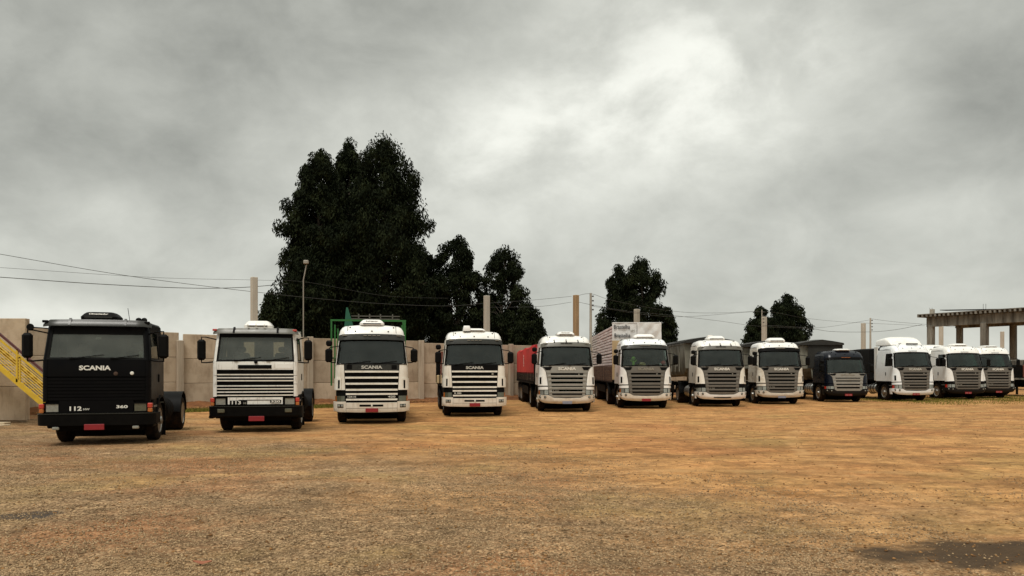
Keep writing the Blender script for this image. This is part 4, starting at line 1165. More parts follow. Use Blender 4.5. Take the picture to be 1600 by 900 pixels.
def face_round(T, S, P, F, o, paint, zm):
    pe = lambda v: float(np.interp(v, [0.6, 0.75, 1.2, 1.75, 1.90, 1.98, 2.05], [0.585, 0.64, 0.68, 0.725, 0.775, 0.82, 0.88]))
    trim = o.get('grille', 'taupe_plastic')
    low = o.get('low', paint)
    for sg in (-1, 1):
        P('corner_panel', patch(S, lambda v: sg*(pe(v)+0.008), sg*1.0, 1.165, 2.055, 0.004, 0.03, 11, 10), paint)
        if o.get('fins', True):
            fin = P('air_deflector', patch(S, sg*0.80, sg*0.995, 1.175, 1.60, 0.030, 0.03, 9, 5), paint)
            P('air_slot', patch(S, sg*0.835, sg*0.885, 1.24, 1.54, 0.036, 0.02, 3, 4), 'black_plastic', fin)
        P('lamp_brow', patch(S, sg*0.675, sg*1.0, 0.99, 1.115, 0.012, 0.04, 7, 3), o.get('brow', paint))
        hl = P('headlight', patch(S, sg*0.665, sg*0.90, 0.775, 0.965, -0.004, 0.05, 7, 4), 'lamp_lens')
        P('lamp_divider', patch(S, sg*0.775, sg*0.79, 0.775, 0.965, 0.002, 0.02, 2, 3), 'black_plastic', hl)
        P('turn_signal', patch(S, sg*0.91, sg*1.0, 0.775, 0.965, -0.004, 0.05, 5, 4), o.get('signal', 'amber_lens'))
        P('eye_vent', patch(S, lambda v: sg*float(np.interp(v, [1.84, 1.99], [0.60, 0.53])), lambda v: sg*(pe(v)-0.02), 1.845, 1.985, 0.012, 0.03, 7, 4), 'black_plastic')
    P('logo_panel', patch(S, lambda v: -pe(v), pe, 1.755, 2.05, 0.0, 0.03, 17, 7), trim)
    if o.get('name', True):
        q = F(0.0, 1.90, 0.012)
        lettering('SCANIA', o.get('letters', 'letter_silver'), T, (q[0], q[1], zm(q[2])), 0.78, 0.13 if not o.get('zmap') else 0.08, bold=0.035)
    if o.get('four_slots'):
        slots = [(1.60, .10), (1.36, .12), (1.08, .10), (0.86, .12)]
    else:
        slots = [(1.665, .10), (1.48, .105), (1.295, .105), (1.12, .055), (0.95, .095), (0.79, .08)]
    edges = [1.75] + [e for z, h in slots for e in (z+h/2, z-h/2)] + [0.655]
    for i in range(0, len(edges), 2):
        v1, v0 = edges[i], edges[i+1]
        if v1-v0 < 0.01: continue
        P('grille_bar', patch(S, lambda v: -(pe(v)-0.004), lambda v: pe(v)-0.004, v0, v1, 0.022, 0.06, 15, 3), trim)
        if i > 0 and i < len(edges)-2:
            P('grille_highlight', patch(S, lambda v: -(pe(v)-0.05), lambda v: pe(v)-0.05, v1-0.020, v1-0.001, 0.034, 0.02, 13, 2), 'silver_plastic' if trim != 'silver_plastic' else 'letter_silver')  # lighter strip: light catching each bar's top edge, put into the colour
    for sg in (-1, 1):
        P('grille_side', patch(S, lambda v: sg*float(np.interp(v, [0.65, 1.75], [0.525, 0.585])), lambda v: sg*(pe(v)-0.006), 0.66, 1.75, 0.006, 0.04, 5, 12), trim)
    P('badge', MB().lathe([(-0.015,0.015),(-0.01,0.03),(0.0,0.032)], 'y', 10, F(0.42, 1.66, 0.0)), 'letter_dim')
    if o.get('model'):
        lettering(o['model'], 'letter_dim', T, F(-0.40, 0.945, -0.02), 0.26, 0.055, bold=0.02)
    # bumper: the middle dips under the grille
    dip = lambda p: float(np.interp(abs(p), [0, 0.50, 0.66, 1.0], [0.615, 0.63, 0.745, 0.755]))
    bp = P('bumper', patch(S, -1, 1, lambda p: 0.40, dip, 0.05, 0.08, 31, 6), low)
    for sg in (-1, 1):
        P('bumper_end', side_patch(S, sg, S.edge_y(0.6), 0.62, 0.42, 0.755, 0.05, 0.08, 3, 4), low, bp)
        for q in (0.745, 0.855):
            fl = P('fog_lamp', MB().lathe([(-0.012,0.05),(0.0,0.058),(0.02,0.058)], 'y', 14, F(sg*q, 0.665, 0.052)), 'black_plastic', bp)
            P('fog_lens', MB().lathe([(-0.018,0.01),(-0.015,0.036),(0.0,0.038)], 'y', 12, F(sg*q, 0.665, 0.052)), 'lamp_lens', bp)
    if o.get('bumper_slot'):
        P('bumper_slot', patch(S, -0.35, 0.35, 0.47, 0.515, 0.054, 0.02, 9, 2), 'black_plastic', bp)
    if o.get('plate'): plate(bp, P, F(0.0, o.get('plate_v', 0.47), 0.07), o['plate'], 0.42, 0.125, o.get('plate_marks', False))
    P('chin', patch(S, -0.9, 0.9, 0.385, 0.415, -0.06, 0.05, 9, 2), 'black_plastic', bp)
    if o.get('visor'):
        vis = P('sun_visor', patch(S, -0.90, 0.90, 2.87, 3.05, 0.065, 0.015, 19, 4), o['visor'])
        for q in (-0.15, 0.0, 0.15):
            P('visor_lamp', MB().box(F(q, 2.985, 0.092), (0.16, 0.02, 0.022)), 'letter_dim' if o['visor'] != 'visor_grey' else 'dark_chassis', vis)
        for q in (-0.74, 0.74):
            P('visor_lamp', MB().box(F(q, 3.0, 0.085), (0.16, 0.03, 0.022)), 'letter_dim', vis)
        if o['visor'] == 'visor_grey':
            for q in (-0.45, 0, 0.45): P('visor_bracket', MB().box(F(q, 3.07, 0.05), (0.04, 0.1, 0.07)), 'black_plastic', vis)
    else:
        hd = P('header', patch(S, -0.92, 0.92, 2.935, 3.03, 0.012, 0.03, 17, 3), o.get('header', paint))
        for q in (-0.15, 0.0, 0.15):
            P('header_lamp', MB().box(F(q, 2.985, 0.02), (0.16, 0.02, 0.022)), 'black_plastic' if o.get('header', paint) != 'black_plastic' else 'amber_lens', hd)

# ---- the row of trucks, from the left of the photograph to the right
make_truck(151, 18.7, 15, 'black flat-fronted truck, leftmost of the row, with a black roof unit', 'flat', dict(
    paint='black_paint', glass='glass_grey', inside='interior_light', ac=(0.86, 0.19, 'black_plastic', 0.75), ac_x=-0.05, ac_text='Climatizador',
    dim_right=True, round_mirror=True, antenna=True, shell='black_paint', header_shade=0.18, visor='visor_dark', tank='dark_chassis', rim='steel', chassis=6.0, axles=[5.0]))
make_truck(399, 22.5, 10, 'worn white flat-fronted truck with barred grille and no name on it', 'flat', dict(
    paint='worn_white_paint', glass='glass_grey', inside='interior_light', ac=(0.80, 0.22, 'white_paint', 0.75), rear_windows=True, open_grille=True, header_shade=0.09,
    visor='visor_grey', tank='dark_chassis', chassis=6.0, axles=[5.0]))
make_truck(581, 26.0, 10, 'white truck with barred grille standing before a green steel frame', 'four', dict(
    paint='cream_paint', shell='white_paint', glass='glass_teal', ac=(0.84, 0.20, 'white_paint', 0.95), ac_text='Refrigerar', numbers=('124 H', '420'), chassis=6.4, axles=[5.2], tank='dark_chassis', visor='visor_dark', fifth_wheel=False))
make_truck(742, 30.1, 7, 'white truck with barred grille left of the red tarpaulin trailer', 'four', dict(
    paint='cream_paint', shell='white_paint', glass='glass_teal', ac=(0.86, 0.12, 'white_paint', 0.95), ac_x=0.05, extra_ac=(0.30, 0.22, -0.28, 0.7), numbers=('R 380', ''), logo='black_plastic', badge=True, chassis=8.5, axles=[6.4, 7.7], tank='dark_chassis', visor='visor_dark', fifth_wheel=False))
make_truck(886.5, 33.5, 3, 'white truck with grey slatted grille pulling the red tarpaulin trailer', 'round', dict(
    low='dusty_white', glass='glass_teal', grille='silver_plastic', visor='visor_grey', ac=(0.80, 0.17, 'white_paint', 1.05), ac_text='Climatizar', ac_x=0.02, letters='letter_white', plate='plate_grey', brow='white_paint', tank='dark_chassis', model='R 420'))
make_truck(1010, 36.5, 0, 'white truck with a straw hat and green doll behind its windscreen', 'round', dict(
    low='cream_paint', shell='cool_white', glass='glass_clear', grille='taupe_plastic', visor='visor_dark', ac=(1.05, 0.20, 'white_paint', 1.15), ac_x=0.05, letters='letter_dim', plate='plate_red', tank='dark_chassis', door='white_paint', header_shade=0.08))
make_truck(1129, 38.3, -1, 'white truck with black lamp brow and ribbed aluminium tank before a grey tipper', 'round', dict(
    paint='cream_paint', shell='white_paint', low='white_paint', glass='glass_teal', grille='taupe_plastic', visor='visor_grey', ac=(0.92, 0.20, 'white_paint', 1.2), ac_x=-0.10, extra_ac=(0.3, 0.24, -0.38, 1.1), letters='letter_white', plate=None, bumper_slot=True, brow='black_plastic', tank='aluminium', signal='lamp_lens', model='G 420'))
make_truck(1222, 41.2, -2, 'white truck with a low domed roof unit, left of the dark blue truck', 'round', dict(
    paint='dusty_white', shell='white_paint', low='dusty_white', glass='glass_teal', grille='taupe_plastic', visor='black_plastic', ac=(0.95, 0.22, 'white_paint', 1.1), ac_x=-0.05, letters='letter_white', plate='plate_grey', plate_v=0.45, tank='dark_chassis', signal='lamp_lens', model='R 440'))
make_truck(1326, 44.0, 0, 'dark blue truck with a lower cab between the white trucks', 'round', dict(
    paint='blue_paint', shell='blue_paint', glass='glass_green', grille='silver_plastic', header='black_plastic', four_slots=True, letters='letter_dim', plate='plate_red', plate_marks=True, low='black_panel', brow='blue_paint', tank='aluminium', signal='red_lens', fins=False,
    ac=(0.85, 0.10, 'white_paint', 1.0), zmap=([0,0.75,1.15,2.05,2.9,3.1,3.4,4],[0,0.75,1.08,1.68,2.49,2.68,3.0,3.6])))
t10 = make_truck(1431.5, 45.5, 2, 'white truck with a tall roof deflector above its cab', 'round', dict(
    paint='cool_white', glass='glass_teal', grille='taupe_plastic', letters='letter_silver', plate='plate_red', plate_marks=True, tank='aluminium', signal='red_lens', bunk_window=True, back=2.35, model='G 380'))
make_truck(1513, 48.0, 2, 'white truck with black bumper and a pale hat on its dashboard', 'round', dict(
    glass='glass_green', grille='taupe_plastic', letters='letter_white', plate='plate_red', plate_marks=True, low='black_panel', brow='black_plastic', tank='aluminium', signal='red_lens', ac=(0.95, 0.15, 'white_paint', 1.15), fins=False, model='G 440'))
make_truck(1561, 50.3, 2, 'white truck with black bumper at the right end of the row', 'round', dict(
    glass='glass_green', grille='taupe_plastic', letters='letter_white', plate='plate_red', plate_marks=True, low='black_panel', brow='black_plastic', tank='aluminium', signal='lamp_lens', ac=(0.95, 0.10, 'white_paint', 1.15), fins=False, model='G 440'))
t13 = make_truck(1475, 57.0, 2, 'white truck roof showing behind the deflector truck and its right neighbour', 'round', dict(
    glass='glass_teal', visor='visor_dark', plate=None, tank='dark_chassis', ac=(0.95, 0.15, 'white_paint', 1.15)))
# roof deflector of the tall truck
def deflector(T, h=0.52):
    mb = MB(); fr, bk = [], []
    prof = [(1.05,0.02,0.95),(1.15,0.16,0.98),(1.35,0.36,1.02),(1.6,h-0.05,1.05),(1.75,h,1.06),(2.3,h-0.06,1.08),(2.62,h-0.12,1.09)]
    n = 15
    for y, z, w in prof:
        row = []
        for j in range(n):
            a = math.pi*j/(n-1); e = 0.42
            row.append((math.copysign(abs(math.cos(a))**e, math.cos(a))*w, y, 3.39-0.02+max(z,0.02)*abs(math.sin(a))**e))
        fr.append(row)
    for row in fr: bk.append([(x*0.96, y+0.02, z-0.03) for x, y, z in row])
    d = mb.slab(fr, bk).build('roof_deflector', 'white_paint', T)
    for q in (-0.45, 0.45): MB().box((q, 1.1, 3.45), (0.04, 0.5, 0.03)).build('deflector_rail', 'black_plastic', d)
    MB().box((0.15, 0.72, 3.42), (0.70, 0.10, 0.09), ch=0.02).build('name_board', 'black_plastic', d)
    lettering('TRANSPORTES', 'letter_dim', d, (0.15, 0.665, 3.42), 0.6, 0.05, bold=0.0)
    for sg in (-1, 1):
        MB().box((sg*1.12, 2.5, 2.25), (0.05, 0.42, 2.1), ch=0.02).build('side_fairing', 'white_paint', T)
deflector(t10); deflector(t13, 0.42)

# ---------------------------------------------------------------- trailers
def on_truck(px, D, rz, y0):
    """world position of a point y0 behind the front of a truck"""
    X = (px-800)/FPX*D
    return (X - math.sin(R(rz))*y0, D + math.cos(R(rz))*y0, 0)
def running_gear(t, L_, axles, rim='steel', deck=1.2):
    for sg in (-1, 1):
        MB().box((sg*0.45, L_/2, deck-0.17), (0.10, L_-0.3, 0.26)).build('chassis_rail', 'dark_chassis', t)
        MB().box((sg*0.75, 2.3, 0.62), (0.10, 0.12, 1.0)).build('landing_leg', 'dark_chassis', t)
        MB().box((sg*1.18, L_*0.5, 0.80), (0.03, L_*0.34, 0.42)).build('side_guard', 'dark_chassis', t)
    for a in axles:
        for sg in (-1, 1):
            wheel(t, sg*0.93, a, True, rim)
            f1, f2 = [], []
            for q in np.linspace(R(15), R(165), 9):
                c, s_ = math.cos(q), math.sin(q)
                f1.append([(sg*0.62, a-0.62*c, 0.52+0.63*s_), (sg*1.24, a-0.62*c, 0.52+0.63*s_)])
                f2.append([(sg*0.62, a-0.60*c, 0.52+0.61*s_), (sg*1.24, a-0.60*c, 0.52+0.61*s_)])
            MB().slab(f1, f2).build('mudguard', 'black_plastic', t)
        MB().tube([(-0.9,a,0.52),(0.9,a,0.52)], 0.08, 8).build('axle', 'dark_chassis', t)

def slatted_side(t, sg, y0, y1, z0, z1, n, m, stake='dark_chassis', x=1.26, ds=0.9):
    h = (z1-z0)/n
    for k in range(n):
        MB().box((sg*x, (y0+y1)/2, z0+h*(k+0.5)), (0.03, y1-y0, h*0.80), ch=0.006).build('side_board', m, t)
    for y in np.arange(y0+0.05, y1, ds):
        MB().box((sg*(x+0.03), y, (z0+z1)/2), (0.05, 0.07, z1-z0+0.1)).build('stake', stake, t)

# red tarpaulin trailer
tr = thing('tarpaulin_trailer', 'trailer under a bright red ribbed tarpaulin with dark board sides', 'trailer', on_truck(886.5, 33.5, 3, 2.75), R(3.2))
L_ = 12.6
running_gear(tr, L_, [8.6, 9.9, 11.2])
MB().box((0, L_/2, 1.24), (2.56, L_, 0.12)).build('deck', 'dark_chassis', tr)
for sg in (-1, 1): slatted_side(tr, sg, 0.0, L_, 1.30, 1.68, 3, 'brown_wood')
MB().box((0, 0.0, 1.7), (2.5, 0.06, 0.85)).build('headboard', 'dark_chassis', tr)
def tarp_body(t, y0, y1, w, z0, z1, ridge, m, rib=0.55, wav=0.035, name='tarpaulin'):
    mb = MB(); fr, bk = [], []
    ny_ = int((y1-y0)/0.11)
    for i in range(ny_+1):
        y = y0+(y1-y0)*i/ny_
        f = abs(math.sin(math.pi*(y-y0)/rib))**0.7
        sag = 0.03*math.sin(y*1.3)
        row, row2 = [], []
        for x, z, k in ((-w,z0,1),(-w,z0+(z1-z0)*.5,1),(-w,z1-0.08,1),(-w+0.06,z1,.6),(-w*.5,z1+ridge*.55,.3),(0,z1+ridge,.1),(w*.5,z1+ridge*.55,.3),(w-0.06,z1,.6),(w,z1-0.08,1),(w,z0+(z1-z0)*.5,1),(w,z0,1)):
            dx = (wav*(f-1)*k)*(1 if x > 0 else -1 if x < 0 else 0)
            row.append((x+dx, y, z+(sag if k < 1 else 0))); row2.append(((x+dx)*0.97, y, z+(sag if k < 1 else 0)-(0.02 if k < 1 else 0)))
        fr.append(row); bk.append(row2)
    mb.slab(fr, bk)
    o_ = mb.build(name, m, t)
    MB().prism([(-w+0.02,z0),(w-0.02,z0),(w-0.02,z1-0.03),(0,z1+ridge-0.03),(-w+0.02,z1-0.03)], 'y', y0+0.01, y0+0.05).build('front_flap', m, o_)
    return o_
tp = tarp_body(tr, 0.02, L_, 1.27, 1.66, 3.02, 0.14, 'red_tarp')
lettering('TEXAS', 'letter_white', tp, (-1.285, 6.2, 2.35), 0.62, 0.13, (R(90), R(90), R(-90)), 0.0)
# truck bed behind the second barred white truck
bed = thing('stake_bed', 'dull red wooden load bed behind the white truck with the small roof fan', 'truck bed', on_truck(742, 30.1, 7, 2.6), R(7))
MB().box((0, 3.2, 1.22), (2.56, 6.4, 0.12)).build('deck', 'dark_chassis', bed)
for sg in (-1, 1): slatted_side(bed, sg, 0.0, 6.4, 1.28, 1.62, 2, 'brown_wood')
for sg in (-1, 1): slatted_side(bed, sg, 0.0, 6.4, 1.66, 2.62, 5, 'red_wood', ds=1.2)
MB().box((0, 0.0, 1.95), (2.5, 0.06, 1.35)).build('headboard', 'red_wood', bed)
MB().box((-1.1, 0.25, 1.45), (0.5, 0.5, 0.35), rz=0.4, ch=0.02).build('toolbox', 'tan_panel', bed)
for sg in (-1, 1):
    MB().box((sg*0.45, 3.3, 1.07), (0.10, 6.2, 0.16)).build('sub_frame', 'dark_chassis', bed)

# green frame trailer
gf = thing('frame_trailer', 'flatbed trailer carrying a bright green steel frame', 'trailer', on_truck(581, 26.0, 10, 2.9), R(10.5))
L_ = 9.0
running_gear(gf, L_, [6.2, 7.5])
MB().box((0, L_/2, 1.24), (2.56, L_, 0.12)).build('deck', 'dark_chassis', gf)
for y in (0.05, 3.0, 6.0, 8.9):
    for sg in (-1, 1):
        MB().box((sg*1.36-0.14, y, 2.48), (0.06, 0.06, 2.45)).build('post', 'green_paint', gf)
    if y in (0.05, 8.9): MB().box((-0.14, y, 3.70), (2.79, 0.065, 0.065)).build('crossbar', 'green_paint', gf)
for sg in (-1, 1):
    MB().box((sg*1.36-0.14, 4.5, 2.3), (0.06, 8.9, 0.06)).build('side_rail', 'green_paint', gf)
MB().prism([(-1.24,2.4),(-1.05,4.42),(-0.98,4.42),(-0.74,3.6),(-0.74,2.4)], 'y', 3.0, 3.06).build('upright_plate', 'dark_green_paint', gf)
MB().bar((-0.72,2.9,2.6),(-0.35,2.9,2.0), 0.05, 0.05).build('brace', 'dark_green_paint', gf)
MB().box((1.17, 0.4, 3.4), (0.07, 0.07, 0.60)).build('post', 'green_paint', gf)
for z in (3.98, 4.10):
    MB().box((0.15, 3.4, z), (2.0, 0.05, 0.035)).build('pipe_rail', 'visor_grey', gf)
for x in (-0.55, -0.1, 0.35, 0.85):
    MB().box((x, 3.4, 4.10), (0.05, 0.05, 0.18)).build('rail_clip', 'visor_grey', gf)

# tile trailer and its load
P0 = on_truck(1010, 36.5, 0, 2.7)
tt_ = thing('tile_trailer', 'long trailer with red-brown stake sides carrying stacked roof tiles', 'trailer', P0, R(-1.3))
L_ = 13.6
running_gear(tt_, L_, [9.6, 10.9, 12.2])
MB().box((0, L_/2, 1.24), (2.56, L_, 0.12)).build('deck', 'dark_chassis', tt_)
for sg in (-1, 1): slatted_side(tt_, sg, 0.0, L_, 1.30, 2.02, 4, 'brown_wood', 'brown_wood', ds=0.6)
MB().box((0, 0.02, 2.35), (2.54, 0.08, 2.0), ch=0.01).build('headboard', 'tan_panel', tt_)
for z in (1.62, 1.86): MB().box((0, -0.03, z), (2.3, 0.03, 0.06)).build('headboard_mark', 'red_wood', tt_)
npal = 8; pl_ = (L_-0.5)/npal
rr = Matrix.Rotation(R(-1.3), 3, 'Z')
layer_mesh = None
for lay in range(2):
    for k in range(npal):
        loc = Vector(P0) + rr @ Vector((0, 0.35+pl_*(k+0.5), (1.32, 2.72)[lay]))
        h = (1.36, 1.42)[lay]
        pal = thing('tile_pallet', (('lower' if lay == 0 else 'upper')+' foremost pallet of pale pink roof tiles behind the tan headboard' if k == 0 else ('lower' if lay == 0 else 'upper')+' rearmost pallet of pale pink roof tiles on the long trailer' if k == npal-1 else
                    ('lower' if lay == 0 else 'upper')+' pallet of pale pink roof tiles, '+['', 'second', 'third', 'fourth', 'fifth', 'sixth', 'seventh'][k]+' behind the headboard'), 'tile pallet', loc, R(-1.3),
                    'tile pallets on the long trailer, ' + ('lower layer' if lay == 0 else 'upper layer'))
        rows = 9
        for r in range(rows):
            z = h*(r+0.5)/rows
            j = (random.random()-0.5)*0.025
            if ('row', lay) not in MATS:
                MATS[('row', lay)] = MB().box((0,0,0), (2.44, pl_*0.465, h/rows*0.80), ch=0.018).mesh('tile_row', 'roof_tile')
            for q in (-1, 1):
                link(MATS[('row', lay)], 'tile_row', pal, (j, q*pl_*0.245, z))
        MB().box((0,0,-0.03), (2.3, pl_*0.9, 0.05)).build('pallet_base', 'brown_wood', pal)
# printed plastic wrap round the front of the load
wrap = thing('plastic_wrap', 'white printed plastic wrap over the front of the tile load', 'wrap', Vector(P0)+rr@Vector((0,0.16,3.36)), R(-1.3))
def crumple(x0, x1, z0, z1, y, n=22, m_=12, amp=0.035, seed=1):
    fr, bk = [], []
    r_ = np.random.default_rng(seed)
    for i in range(n):
        x = x0+(x1-x0)*i/(n-1); row = []; row2 = []
        for j in range(m_):
            z = z0+(z1-z0)*j/(m_-1)
            q = amp*(abs(math.sin(3.1*x+2.2*z+seed))+0.7*abs(math.sin(5.3*x-4.1*z+2*seed)))*-1 + (r_.random()-0.5)*0.012
            row.append((x, y+q, z)); row2.append((x, y+0.03, z))
        fr.append(row); bk.append(row2)
    return MB().slab(fr, bk)
crumple(-1.25, 0.0, 0.0, 0.92, 0.0, seed=1, amp=0.022).build('printed_sheet', 'plastic_wrap', wrap)
crumple(0.02, 1.25, 0.0, 0.90, 0.0, seed=4, amp=0.055).build('plain_sheet', 'plastic_wrap', wrap)
MB().box((0, 0.12, 0.91), (2.5, 0.34, 0.04), ch=0.01).build('top_fold', 'plastic_wrap', wrap)
lettering('Brastelha', 'letter_black', wrap, (-0.76, -0.075, 0.70), 0.82, 0.21, bold=0.012)
lettering('Brastelha', 'letter_black', wrap, (-0.74, -0.075, 0.26), 0.82, 0.21, bold=0.012)
lettering('telhas', 'letter_dim', wrap, (-0.22, -0.07, 0.52), 0.22, 0.09, (R(90), R(-15), 0), bold=0.0)

# grey tippers under dark tarpaulins
def tipper(px, D, rz, y0, label, L_=10.0, ztop=3.35, rz2=None, group='grey tipper trailers'):
    t = thing('tipper_trailer', label, 'trailer', on_truck(px, D, rz, y0), R(rz if rz2 is None else rz2), group)
    running_gear(t, L_, [L_-3.6, L_-2.3, L_-1.0])
    # tub with sloping front and rounded lower edges
    for sg in (-1, 1):
        fr, bk = [], []
        for y, z0 in ((0.10, 2.05), (0.5, 1.80), (1.1, 1.60), (L_*0.6, 1.50), (L_, 1.50)):
            fr.append([(sg*(0.95), y, z0-0.10), (sg*1.12, y, z0), (sg*1.25, y, z0+0.40), (sg*1.28, y, ztop-0.25), (sg*1.28, y, ztop-0.12)])
            bk.append([(sg*(0.91), y, z0-0.07), (sg*1.07, y, z0+0.04), (sg*1.20, y, z0+0.42), (sg*1.23, y, ztop-0.25), (sg*1.23, y, ztop-0.12)])
        MB().slab(fr, bk).build('tub_side', 'tipper_grey', t)
        for y in np.arange(1.4, L_, 1.1):
            MB().box((sg*1.295, y, (1.75+ztop-0.3)/2), (0.05, 0.09, ztop-0.3-1.75), ch=0.01).build('rib', 'tipper_grey', t)
        MB().box((sg*1.29, L_/2, ztop-0.14), (0.09, L_, 0.10), ch=0.01).build('top_rail', 'tipper_grey', t)
    MB().slab([[(-1.22,0.10,1.95),(-1.25,0.06,2.4),(-1.27,0.0,ztop-0.15)],[(1.22,0.10,1.95),(1.25,0.06,2.4),(1.27,0.0,ztop-0.15)]],
              [[(-1.22,0.15,1.95),(-1.25,0.11,2.4),(-1.27,0.05,ztop-0.15)],[(1.22,0.15,1.95),(1.25,0.11,2.4),(1.27,0.05,ztop-0.15)]]).build('tub_front', 'tipper_grey', t)
    MB().slab([[(-1.1,0.12,1.95),(-0.95,1.1,1.25)],[(1.1,0.12,1.95),(0.95,1.1,1.25)]], [[(-1.1,0.16,2.0),(-0.95,1.1,1.31)],[(1.1,0.16,2.0),(0.95,1.1,1.31)]]).build('tub_nose', 'tipper_grey', t)
    for x in (-0.5, 0.5):
        MB().bar((x, 0.0, 1.35), (x*1.6, -0.02, ztop-0.3), 0.07, 0.07).build('front_brace', 'tipper_grey', t)
    MB().tube([(0, 0.4, 1.0), (0, 0.25, 2.6)], 0.11, 10).build('hoist', 'dark_chassis', t)
    tarp_body(t, -0.25, L_+0.1, 1.36, ztop-0.12, ztop+0.02, 0.20, 'dark_tarp', rib=1.1, wav=0.02)
    MB().box((-1.33, 1.9, 2.1), (0.015, 0.55, 0.10)).build('reflector', 'letter_dim', t)
    return t
tipper(1129, 38.3, -1, 2.9, 'grey tipper trailer under a dark tarpaulin behind the truck with the ribbed tank', L_=10.5, ztop=3.42)
tipper(1222, 41.2, -2, 2.9, 'grey tipper trailer under a dark tarpaulin right of the ribbed tank truck', L_=10.0, ztop=3.30)
t9 = tipper(1322, 44.0, 0, 3.6, 'grey tipper trailer under a dark tarpaulin behind the dark blue truck', L_=10.0, ztop=3.52)

MB().slab([[(-0.85,-0.10,2.0),(-0.85,-0.14,3.45)],[(1.30,-0.10,2.0),(1.30,-0.14,3.45)]], [[(-0.85,-0.07,2.0),(-0.85,-0.11,3.45)],[(1.30,-0.07,2.0),(1.30,-0.11,3.45)]]).build('shade_sheet', 'dark_tarp', t9)  # dark sheet added where the tipper front lies in shade
# black box trailer behind the deflector truck
bt = thing('box_trailer', 'black sided trailer behind the truck with the tall roof deflector', 'trailer', on_truck(1431.5, 45.5, 2, 3.0), R(2))
running_gear(bt, 12.0, [8.5, 9.8, 11.1])
for sg in (-1, 1):
    for k in range(10):
        MB().box((sg*1.27, 0.6+1.2*k, 2.2), (0.05, 1.16, 1.9), ch=0.01).build('side_panel', 'black_panel', bt)
MB().box((0, 0.0, 2.2), (2.5, 0.06, 1.9)).build('headboard', 'black_panel', bt)
MB().box((0, 6.0, 1.22), (2.5, 12.0, 0.10)).build('deck', 'dark_chassis', bt)
tarp_body(bt, 0.0, 12.0, 1.28, 3.14, 3.18, 0.06, 'black_panel', rib=1.2, wav=0.01)
# dark loaded flatbed at the right edge
fb = thing('flatbed_trailer', 'dark brown loaded flatbed at the right edge behind the last truck', 'trailer', (36.9, 52.5, 0), R(4))
running_gear(fb, 9.0, [6.0, 7.3])
MB().box((0, 4.5, 1.24), (2.5, 9.0, 0.12)).build('deck', 'concrete_old', fb)
MB().box((0, 0.02, 1.32), (2.6, 0.06, 0.08)).build('deck_edge', 'letter_dim', fb)
for k in range(7):
    MB().box((0, 0.7+1.2*k, 1.32+0.45), (2.3, 1.1, 0.9), ch=0.05).build('load_block', 'red_wood' if k % 3 == 0 else 'dark_chassis', fb)
    MB().box((0, 0.7+1.2*k, 2.33), (2.2, 1.1, 0.50), ch=0.05).build('load_block', 'concrete_old', fb)

# ---------------------------------------------------------------- small things behind the windscreens
def dash(px, D, rz, x, y, z):
    c = on_truck(px, D, rz, y)
    return (c[0]+math.cos(R(rz))*x, c[1]+math.sin(R(rz))*x, z)
h_ = MB().lathe([(0,0.02),(0.0,0.27),(0.015,0.275),(0.03,0.16),(0.14,0.13),(0.165,0.05)], 'z', 22)
h_.v = [(x, y*0.8, z+0.5*x*x) for x, y, z in h_.v]
hat = h_.build('straw_hat', 'straw'); hat.location = dash(1010, 36.5, 0, -0.12, 0.42, 2.05); hat.rotation_euler = (R(8), R(5), 0)
tag(hat, 'straw hat on the dashboard beside the green doll', 'hat')
doll = thing('plush_doll', 'lime green plush doll standing behind the windscreen left of the straw hat', 'doll', dash(1010, 36.5, 0, -0.55, 0.40, 2.03))
sp = lambda c, r, n=12: MB().lathe([(-r*math.cos(t), max(0.004, r*math.sin(t))) for t in np.linspace(0, math.pi, 9)], 'z', n, c)
b_ = MB(); b_.tube([(0,0,0.0),(0,0,0.10),(0,0,0.22),(0,0,0.27)], [0.05,0.065,0.05,0.03], 10); b_.build('body', 'lime_plush', doll)
hd = sp((0,0,0.36), 0.10).build('head', 'lime_plush', doll)
for sx in (-1, 1):
    MB().tube([(sx*0.04,0,0.20),(sx*0.12,-0.02,0.26),(sx*0.13,-0.02,0.32)], [0.03,0.024,0.02], 8).build('arm', 'lime_plush', doll)
    MB().tube([(sx*0.03,0,0.05),(sx*0.05,-0.05,0.0),(sx*0.05,-0.09,0.0)], [0.035,0.03,0.03], 8).build('leg', 'lime_plush', doll)
    sp((sx*0.04,-0.085,0.38), 0.022, 8).build('eye', 'letter_black', hd)
rt = thing('plush_ball', 'round red and white plush toy at the right of the windscreen', 'toy', dash(1010, 36.5, 0, 0.83, 0.46, 2.03))
sp((0.06,0,0.14), 0.13).build('ball', 'red_plush', rt); sp((-0.07,-0.02,0.07), 0.07).build('bow', 'paper', rt)
cp = thing('cap', 'orange cap on the dashboard of the truck with the roof deflector', 'cap', dash(1431.5, 45.5, 2, 0.22, 0.40, 2.05))
MB().lathe([(0,0.14),(0.06,0.13),(0.12,0.08),(0.14,0.01)], 'z', 14).build('crown', 'orange_cloth', cp)
MB().box((-0.02,-0.15,0.01), (0.22,0.16,0.02), ch=0.008).build('brim', 'orange_cloth', cp)
h_ = MB().lathe([(0,0.02),(0.0,0.24),(0.015,0.245),(0.03,0.15),(0.15,0.12),(0.17,0.04)], 'z', 18)
hat2 = h_.build('sun_hat', 'pale_green_cloth'); hat2.location = dash(1513, 48.0, 2, -0.05, 0.42, 2.10); hat2.rotation_euler = (R(35), R(-20), 0)
tag(hat2, 'pale green hat leaning inside the windscreen second from the right', 'hat')
